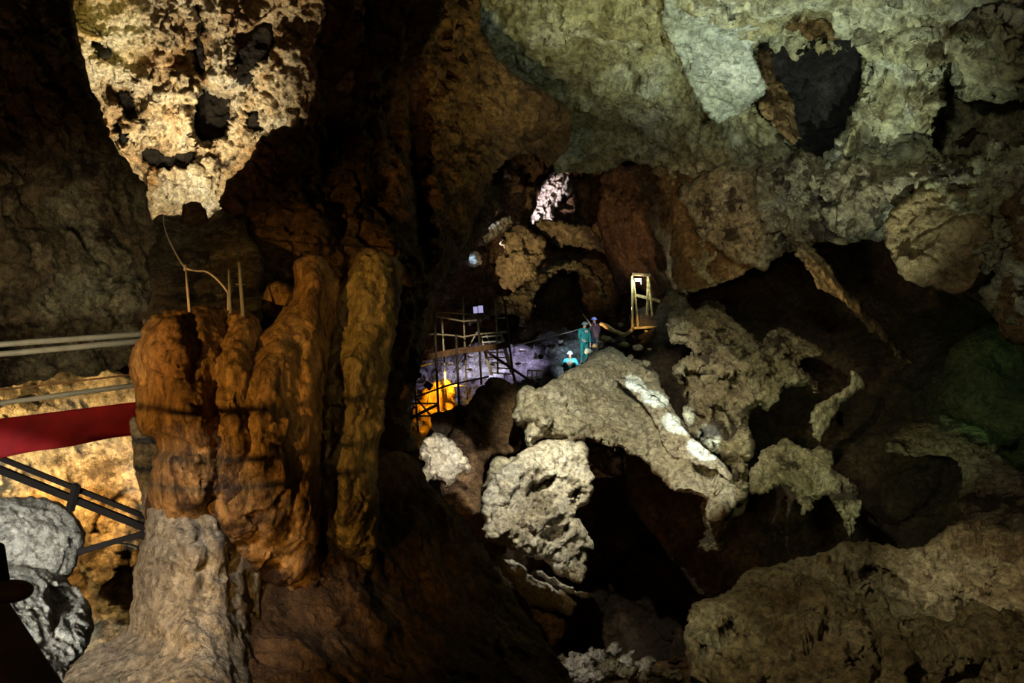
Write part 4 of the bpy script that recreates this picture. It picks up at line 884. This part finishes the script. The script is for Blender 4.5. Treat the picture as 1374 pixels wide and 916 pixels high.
r = empty('crate', P(717, 507, 33), 'pinkish wire crate on the clay floor beside the great boulder', 'crate')
k = 33 / F; c = P(717, 501, 33)
for z in (-5, 4):
    for (sx, sy, L, ax) in ((0, -1, 18, 0), (0, 1, 18, 0), (-1, 0, .5, 1), (1, 0, .5, 1)):
        cc = c + Vector((sx * 9 * k, sy * .26, z * k))
        part(MB().box(cc, (L * k if ax == 0 else .04, .04 if ax == 0 else .54, .045)), 'rim', M_CABLE, r, smooth=False)
for sx in (-1, -.33, .33, 1):
    for sy in (-1, 1):
        part(MB().box(c + Vector((sx * 9 * k, sy * .26, -.5 * k)), (.035, .035, 9 * k)), 'strut', M_CABLE, r, smooth=False)
part(MB().box(c + Vector((0, 0, -5 * k)), (18 * k, .5, .02)), 'base', M_CABLE, r, smooth=False)
tag(MB().tube([P(720,481.5,34.6), P(719.5,478,34.6), P(719,474,34.6), P(718.6,473,34.6)], [.13, .10, .04, .01], 12).build('marker_cone', M_WHITEP), 'small white pointed marker on the bluish floor', 'marker')
tag(MB().ball(P(725.5,478.5,34.6), .11, (1.2, .9, 1.0), 12).build('bucket', M_BLACKP), 'small dark bucket right of the white marker', 'bucket')
tag(MB().tube([P(775,446,32.6), P(776.5,494,32.4)], .016, 6).build('staff', M_POLEB), 'thin dark staff standing beside the person in green', 'staff')

# ------------------------------------------------------------------ ladder platform with lamp
Y_ = 30.0
r = empty('hanging_platform', P(862, 441, Y_), 'lit timber platform between two ladder frames below the greenish lamp', 'platform')
for a, b in (((848.3,370),(848.6,439)), ((849.8,374),(856.2,438))):
    part(MB().bar(P(*a, Y_), P(*b, Y_ + .1), .07, .04), 'post', M_WOOD, r, smooth=False)
for a, b in (((869.6,371),(867.8,438)), ((870.5,374),(876.6,438.5))):
    part(MB().bar(P(*a, Y_), P(*b, Y_ + .1), .07, .045), 'post', M_WOOD, r, smooth=False)
part(MB().bar(P(847.5,440.5,Y_), P(879,438.5,Y_), .8, .08), 'deck', M_WOOD, r, smooth=False, bevel=.01)
part(MB().bar(P(846.5,368,Y_), P(872,369.5,Y_), .5, .10), 'lintel', M_WOODD, r, smooth=False, bevel=.01)
tag(MB().bar(P(853,396,Y_ + .6), P(886,404,Y_ + .3), .2, .11).build('board', M_WOOD, bevel=.01, smooth=False), 'pale board slanting behind the ladder frames below the lamp', 'board')
tag(MB().tube([P(864,443,Y_ - .3), P(871,445,Y_ - .3), P(879,446,Y_ - .3)], .028, 8).build('strap', M_YEL), 'bright yellow strap lying under the platform edge', 'strap')
tag(MB().tube(smooth_path([P(806,434,31.5), P(814,437,31.3), P(822,443,31), P(830,446,30.8), P(838,449,30.4), P(845,445,30), P(850,441,30)]), .075, 10).build('log', M_WOOD), 'crooked log leading from the people to the platform', 'log')
tag(MB().bar(P(811,436,31.8), P(822,443,31.6), .2, .16).build('block_of_wood', M_WOOD, bevel=.02, smooth=False), 'short orange-tan wood block behind the person in the blue helmet', 'wood')
tag(MB().tube([P(782,421,33.5), P(788,429,33.5), P(793,437,33.5)], .035, 8).build('stick', M_WOOD), 'leaning stick between the two standing people', 'stick')
r = empty('worklight', P(856, 378, Y_ - .1), 'greenish white work lamp glowing at the top of the platform', 'lamp')
part(MB().tube([P(852.5,375.8,Y_ - .15), P(859,375.8,Y_ - .15)], .045, 12), 'tube', M_LAMP, r)
part(MB().box(P(856,374.2,Y_ - .1), (.24, .12, .03)), 'reflector', M_WHITEP, r, smooth=False)
part(MB().tube([P(859.7,375,Y_ - .1), P(860.4,381,Y_ - .1)], .012, 6), 'cable', M_WHITEP, r)
lamp(P(856,377.5,Y_ - .35), 40, (.75, 1, .85), .05)
spot(P(840,400,28.6), P(864,440,Y_), 4.0, (1, .66, .25), 34, .8, .05)

# ------------------------------------------------------------------ people
def skin_mesh(name, verts, edges, radii, mat, parent=None, sub=2):
    me = bpy.data.meshes.new(name); me.from_pydata(verts, edges, []); me.update()
    o = bpy.data.objects.new(name, me); COL.objects.link(o)
    sk = o.modifiers.new('skin', 'SKIN'); sk.use_smooth_shade = True
    if not me.skin_vertices: me.skin_vertices.new()
    for i, rr in enumerate(radii):
        me.skin_vertices[0].data[i].radius = rr if isinstance(rr, tuple) else (rr, rr)
    me.skin_vertices[0].data[0].use_root = True
    ss = o.modifiers.new('sub', 'SUBSURF'); ss.levels = sub; ss.render_levels = sub
    me.materials.append(mat)
    if parent: o.parent = parent
    return o

def person(foot, height, facing, pose, coat, trousers, helmet, label, skinc=(.45, .26, .18)):
    """standing or sitting figure; z up, faces +y rotated by facing; pose gives joint positions for a 1.75 m figure"""
    S = height / 1.75
    J = dict(pel=(0,0,.95), ch=(0,.01,1.28), nk=(0,.0,1.47), hd=(0,.03,1.60), ls=(-.19,0,1.42), rs=(.19,0,1.42), le=(-.27,.02,1.14), re=(.27,.02,1.14), lw=(-.25,.16,.92), rw=(.25,.16,.92),
             lh=(-.10,0,.92), rh=(.10,0,.92), lk=(-.11,.03,.50), rk=(.11,.03,.50), la=(-.12,-.02,.09), ra=(.12,-.02,.09), lt=(-.14,.15,.04), rt=(.14,.15,.04))
    J.update(pose)
    J = {k_: Vector(v) for k_, v in J.items()}
    R_ = Matrix.Rotation(math.radians(facing), 3, 'Z')
    T_ = lambda v: R_ @ (Vector(v) * S)
    V, E, Rr = [], [], []
    idx = {}
    def add(k_, p, r_):
        idx[k_] = len(V); V.append(T_(p)); Rr.append((r_[0] * S, r_[1] * S) if isinstance(r_, tuple) else r_ * S); return idx[k_]
    for k_, r_ in (('pel', (.15,.11)), ('ch', (.17,.12)), ('nk', .055), ('ls', .07), ('le', .045), ('lw', .028), ('rs', .07), ('re', .045), ('rw', .028), ('lh', .095), ('lk', .06), ('la', .042), ('lt', .036), ('rh', .095), ('rk', .06), ('ra', .042), ('rt', .036)):
        add(k_, J[k_], r_)
    up = (J['hd'] - J['nk']).normalized()
    add('jaw', J['nk'] + up * .07 + Vector((0, .025, 0)), (.055, .06)); add('mid', J['hd'] + Vector((0, .0, 0)), (.075, .09)); add('top', J['hd'] + up * .07, (.065, .075))
    add('nose', J['hd'] + Vector((0, .10, -.02)), .012)
    for a, b in (('pel','ch'),('ch','nk'),('nk','jaw'),('jaw','mid'),('mid','top'),('mid','nose'),('ch','ls'),('ls','le'),('le','lw'),('ch','rs'),('rs','re'),('re','rw'),('pel','lh'),('lh','lk'),('lk','la'),('la','lt'),('pel','rh'),('rh','rk'),('rk','ra'),('ra','rt')):
        E.append((idx[a], idx[b]))
    for s_, sg in (('l', -1), ('r', 1)):
        wv = J[s_ + 'w']; d = (wv - J[s_ + 'e']).normalized(); side = d.cross(Vector((sg, 0, 0)))
        side = side.normalized() if side.length > .1 else Vector((0, 1, 0))
        pm = add(s_ + 'palm', wv + d * .07, (.036, .018)); E.append((idx[s_ + 'w'], pm))
        bend = Vector((-sg * .4, .25, -.1)).normalized()
        for j, (off, ln) in enumerate(((-.030,.066),(-.010,.074),(.010,.070),(.028,.055))):
            base = wv + d * .095 + side * off
            k0 = add(f'{s_}f{j}a', base, .0095); k1 = add(f'{s_}f{j}b', base + d * ln * .5 + bend * .008, .009); k2 = add(f'{s_}f{j}c', base + d * ln * .8 + bend * ln * .45, .008)
            E.extend([(pm, k0), (k0, k1), (k1, k2)])
        t0 = add(s_ + 't0', wv + d * .045 + side * -.038 + bend * .01, .011); t1 = add(s_ + 't1', wv + d * .08 + side * -.058 + bend * .02, .009)
        E.extend([(pm, t0), (t0, t1)])
    body = skin_mesh('person', V, E, Rr, skinc_mat(skinc))
    body.location = foot; tag(body, label, 'person')
    # clothing: a coat and trousers grown over the same joints, helmet, boots
    def garment(name, keys, pairs, rad, mat):
        vv = [T_(J[k_]) if k_ in J else T_(k_) for k_ in keys]
        return skin_mesh(name, vv, pairs, [tuple(x * S for x in q_) if isinstance(q_, tuple) else q_ * S for q_ in rad], mat, body)
    lowc = J['pel'] + (J['pel'] - J['ch']).normalized() * .16
    J['hem'] = lowc
    J['col'] = J['nk'] + (J['ch'] - J['nk']).normalized() * .04
    J['lcu'] = J['le'].lerp(J['lw'], .88); J['rcu'] = J['re'].lerp(J['rw'], .88)
    garment('jacket', ['ch','pel','hem','col','ls','le','lcu','rs','re','rcu'], [(0,1),(1,2),(0,3),(0,4),(4,5),(5,6),(0,7),(7,8),(8,9)],
            [(.23,.18),(.205,.165),(.21,.17),(.075,.075),.095,.066,.046,.095,.066,.046], coat)
    J['wst'] = J['pel'] + Vector((0, 0, .04)); J['lcf'] = J['lk'].lerp(J['la'], .9); J['rcf'] = J['rk'].lerp(J['ra'], .9)
    garment('trousers', ['pel','wst','lh','lk','lcf','rh','rk','rcf'], [(0,1),(0,2),(2,3),(3,4),(0,5),(5,6),(6,7)], [(.165,.125),(.16,.12),.115,.08,.062,.115,.08,.062], trousers)
    for s_ in 'lr':
        garment('boot', [s_ + 'a', s_ + 't'], [(0, 1)], [.058, .05], M_BLACKP)
    # helmet: dome with brim
    hb = MB(); c = T_(J['hd'] + up * .055); n = 16
    for i in range(9):
        th = math.pi / 2 * i / 8; rr = .125 * S * math.cos(th * .98) + (.022 * S if i == 0 else 0)
        for q_ in range(n):
            an = 2 * math.pi * q_ / n
            hb.v.append(c + R_ @ Vector((rr * math.cos(an) * .92, rr * math.sin(an) * 1.12 + (.02 * S if i == 0 and math.sin(an) > 0 else 0), .13 * S * math.sin(th))))
    for i in range(8):
        for q_ in range(n):
            hb.f.append((i * n + q_, i * n + (q_ + 1) % n, (i + 1) * n + (q_ + 1) % n, (i + 1) * n + q_))
    hb.f.append(tuple(range(n))[::-1]); hb.f.append(tuple(8 * n + q_ for q_ in range(n)))
    o = hb.build('helmet', helmet); o.parent = body
    hl = MB().tube([c + R_ @ Vector((0, .125 * S, .05 * S)), c + R_ @ Vector((0, .165 * S, .045 * S))], .03 * S, 12)
    part(hl, 'headlamp', M_WHITEP, o).location = body.location
    bpy.context.view_layer.update()
    return body

_sk = {}
def skinc_mat(c):
    if c not in _sk: _sk[c] = flat_mat('skin', c, .6)
    return _sk[c]
M_TEAL = flat_mat('teal_coverall', (.02, .14, .12), .8, var=.25); M_TROU = flat_mat('dark_trousers', (.03, .05, .045), .8)
M_HELM = flat_mat('pale_helmet', (.55, .68, .72), .35); M_HELMB = flat_mat('blue_helmet', (.35, .42, .85), .35); M_JACK = flat_mat('brown_jacket', (.09, .05, .045), .85)
M_CYAN = flat_mat('cyan_shirt', (.10, .55, .68), .8); M_SIT = flat_mat('dark_green_trousers', (.03, .09, .07), .8)
person(P(783.5, 490, 33), 1.75, -150, dict(hd=(0,.05,1.59), rw=(.22,.24,1.02), lw=(-.27,.06,.86)), M_TEAL, M_TEAL, M_HELM, 'person in teal coverall and pale helmet standing with arm reached out')
person(P(798, 480, 34.6), 1.72, 35, dict(lw=(-.30,.22,1.04), le=(-.30,.03,1.16), rw=(.20,.26,1.04), hd=(.02,.06,1.59)), M_JACK, M_TROU, M_HELMB, 'person in dark jacket and blue helmet, farther of the two standing')
person(P(765.5, 502.5, 31.2), 1.75, 170, dict(pel=(0,0,.12), ch=(0,.08,.42), nk=(0,.12,.60), hd=(0,.16,.73), ls=(-.19,.10,.55), rs=(.19,.10,.55), le=(-.30,.20,.33), re=(.30,.20,.33), lw=(-.16,.42,.36), rw=(.16,.42,.36),
       lh=(-.11,.02,.12), rh=(.11,.02,.12), lk=(-.17,.42,.46), rk=(.17,.42,.46), la=(-.15,.52,.08), ra=(.15,.52,.08), lt=(-.16,.68,.05), rt=(.16,.68,.05)), M_CYAN, M_SIT, M_HELM, 'person in bright cyan shirt crouching low behind the great boulder')
spot(P(745,415,25), P(776,468,32.5), 7, (.62, .88, 1), 17, .6, .05)
spot(P(850,410,29.5), P(799,440,34.5), 3, (.6, .7, 1), 18, .6, .05)
spot((-1.5, 19, 2.2), P(620,470,30), 2.2, (1, .85, .6), 14, .7, .05)
# ------------------------------------------------------------------ camera, world, lamps of the cave, added fills
cam = bpy.data.cameras.new('camera'); cam.sensor_width = 36; cam.lens = F / 1374 * 36; cam.clip_start = .05; cam.clip_end = 300
co = bpy.data.objects.new('camera', cam); COL.objects.link(co); co.rotation_euler = (math.pi / 2, 0, 0); sc.camera = co
w = bpy.data.worlds.new('cave_dark'); sc.world = w; w.use_nodes = True; w.node_tree.nodes['Background'].inputs[0].default_value = (0, 0, 0, 1)
vs = sc.view_settings; vs.view_transform = 'Standard'; vs.look = 'None'; vs.gamma = 1; vs.exposure = 0; vs.use_curve_mapping = False
sc.cycles.max_bounces = 4; sc.cycles.diffuse_bounces = 2

WARM = (1, .74, .42); AMBER = (1, .54, .12); NEUT = (1, .93, .80); GREENW = (.92, 1, .78); COOL = (.80, .95, 1)
# niche wall, lit from behind the ledge
spot(P(252,298,12.4), P(235,150,13.7), 3.6, (1,.84,.54), 130, .6, .06)
spot(P(215,296,12.0), P(190,40,12.6), 5, (1,.82,.52), 110, .6, .06)
spot(P(300,300,11.6), P(390,80,13), 3.2, (1,.72,.36), 80, .6, .06)
spot(P(150,120,9.5), P(120,40,12), 2.0, (1,.8,.2), 30, .6, .06)
# lower left wall
spot(P(-150,590,9.2), P(90,600,12), 5.5, (1,.70,.30), 90, .6, .1)
spot(P(60,640,10.2), P(170,750,12), 3.2, (1,.52,.14), 110, .7, .1)
# grey boulders and flowstone foot
spot((-3.6, 2.0, -.75), P(50,770,8.4), 4.0, (.97,1,.93), 30, .3, .05)
spot((-3.4, 3.0, .8), P(60,500,7), .3, (.97,1,.93), 40, .6, .05)
spot((-2.4, 1.2, 1.3), P(225,805,5.9), 2.0, (1,.93,.82), 24, .6, .04)
# stalagmites, amber
spot((-4.5, -3.0, -.62), P(330,560,6.1), 1.6, AMBER, 32, .5, .02)
spot((1.5, 2.0, .8), P(480,450,7), .3, (1,.72,.3), 30, .6, .1)
# ceiling
spot((2.6,8.0,2.6), P(960,100,16.5), 1.1, (.86,1,.78), 60, .6, .2)
spot((1.0,10.0,1.6), P(965,80,16), .9, (.75,.95,1), 16, .8, .1)
spot((0,10,1), P(800,70,16), .9, (1,.85,.3), 22, .8, .1)
spot(P(800,640,13.0), P(820,90,17), 1.2, (1,.92,.38), 60, .8, .3)
spot(P(1150,700,13.0), P(1050,90,16.5), 2.8, (.86,1,.76), 60, .8, .1)
spot((1,5,3.2), P(1290,180,15), .4, (1,.92,.66), 60, .7, .2)
# great boulder, pitted boulder, slope
spot((.8,14.3,4.4), P(840,560,23), 3.8, (1,.95,.72), 40, .35, .06)
spot((.2,13.5,3.8), P(715,680,21.5), 3.4, (1,.96,.78), 24, .25, .05)
spot((2.2,14.5,3.2), P(1000,500,23), 1.1, (1,.95,.60), 36, .7, .06)
spot((2.2,14.5,3.2), P(1080,650,21), 1.1, (1,.95,.70), 20, .7, .06)
for tp, E_, an in ((P(848,520,27.5), 7, 5), (P(876,540,26.2), 8, 6), (P(908,572,24.3), 10, 7.5), (P(945,606,23.2), 11, 8.5)):
    spot(P(950,420,17), tp, E_, (.72,.95,1), an, .35, .04)
spot((-3.0,3.0,-2.3), P(50,830,7.8), 3.0, (.97,1,.97), 30, .5, .04)
spot((3.6,8.0,-.8), P(955,845,12.4), .9, (.95,1,.72), 16, .9, .05)
spot(P(690,400,33), P(660,480,36.5), 11, (.80,.84,1), 34, .8, .05)
spot((-1.6,1.5,-.9), P(340,872,5.6), 1.3, AMBER, 24, .7, .05)
spot(P(640,600,11.5), P(598,618,20), 5.5, NEUT, 11, .3, .04)
spot((-.6,12.5,-3.6), P(830,900,16.5), .9, NEUT, 22, .6, .05)
# corner boulder, blade
spot((-.5,6,2.6), P(1150,850,12), .85, (1,.84,.52), 50, .6, .06)
spot((6,9,1.5), P(1310,770,14), 1.4, (1,.86,.6), 26, .8, .1)
spot((2.4,12,.2), P(1120,375,18.5), 1.5, (1,.75,.35), 13, .6, .06)
# far chamber
spot(P(700,370,36), P(660,480,37), 7, (.66,.60,1), 80, .6, .1)
spot(P(640,350,37.5), P(750,264,44), 11.0, (.95,.80,1), 15, .3, .08)
spot(P(660,420,37), P(634,347,39), 9.0, (.40,.62,1), 6, .3, .05)
spot(P(640,420,36), P(660,310,40), 4.0, (.75,.78,1), 6, .5, .05)
spot(P(600,440,32), P(730,340,40), 1.7, (1,.76,.42), 42, .7, .1)
spot(P(760,500,30), P(840,300,34), .9, (1,.62,.35), 50, .7, .1)
spot(P(600,503,30.15), P(580,556,31.1), 8.0, (1,.50,.04), 150, .6, .05)
# dim glow on the walls
spot((-1.5,2,-.5), P(70,390,8.8), 1.0, (1,.90,.58), 26, .8, .1)
spot((-2.5,3.5,-1), P(130,150,9.2), .22, (1,.5,.2), 60, .8, .1)
spot((-2.2,6,-1), P(430,200,12), .45, (1,.62,.25), 60, .8, .1)
spot((-1.2,8,-1), P(630,150,16), .5, (1,.56,.16), 22, .8, .1)
spot((2,12,1), P(950,300,23), .8, (1,.66,.30), 22, .8, .1)
spot((10.5,18.5,-.5), P(1374,540,24), .5, (.35,1,.35), 60, 1, .3)
spot((5,16,-2), P(1180,600,26), .35, (.85,1,.5), 70, 1, .3)
lamp((0,-1,.6), 9, (1,.6,.3), .4)  # added warm fill near the camera
lamp((2.5,25,-5.5), 45, (1,.55,.25), .4)  # added weak fill so the recess shows brown
lamp(P(1150,420,22), 16, (1,.6,.3), .4)  # added weak fill inside the hollow
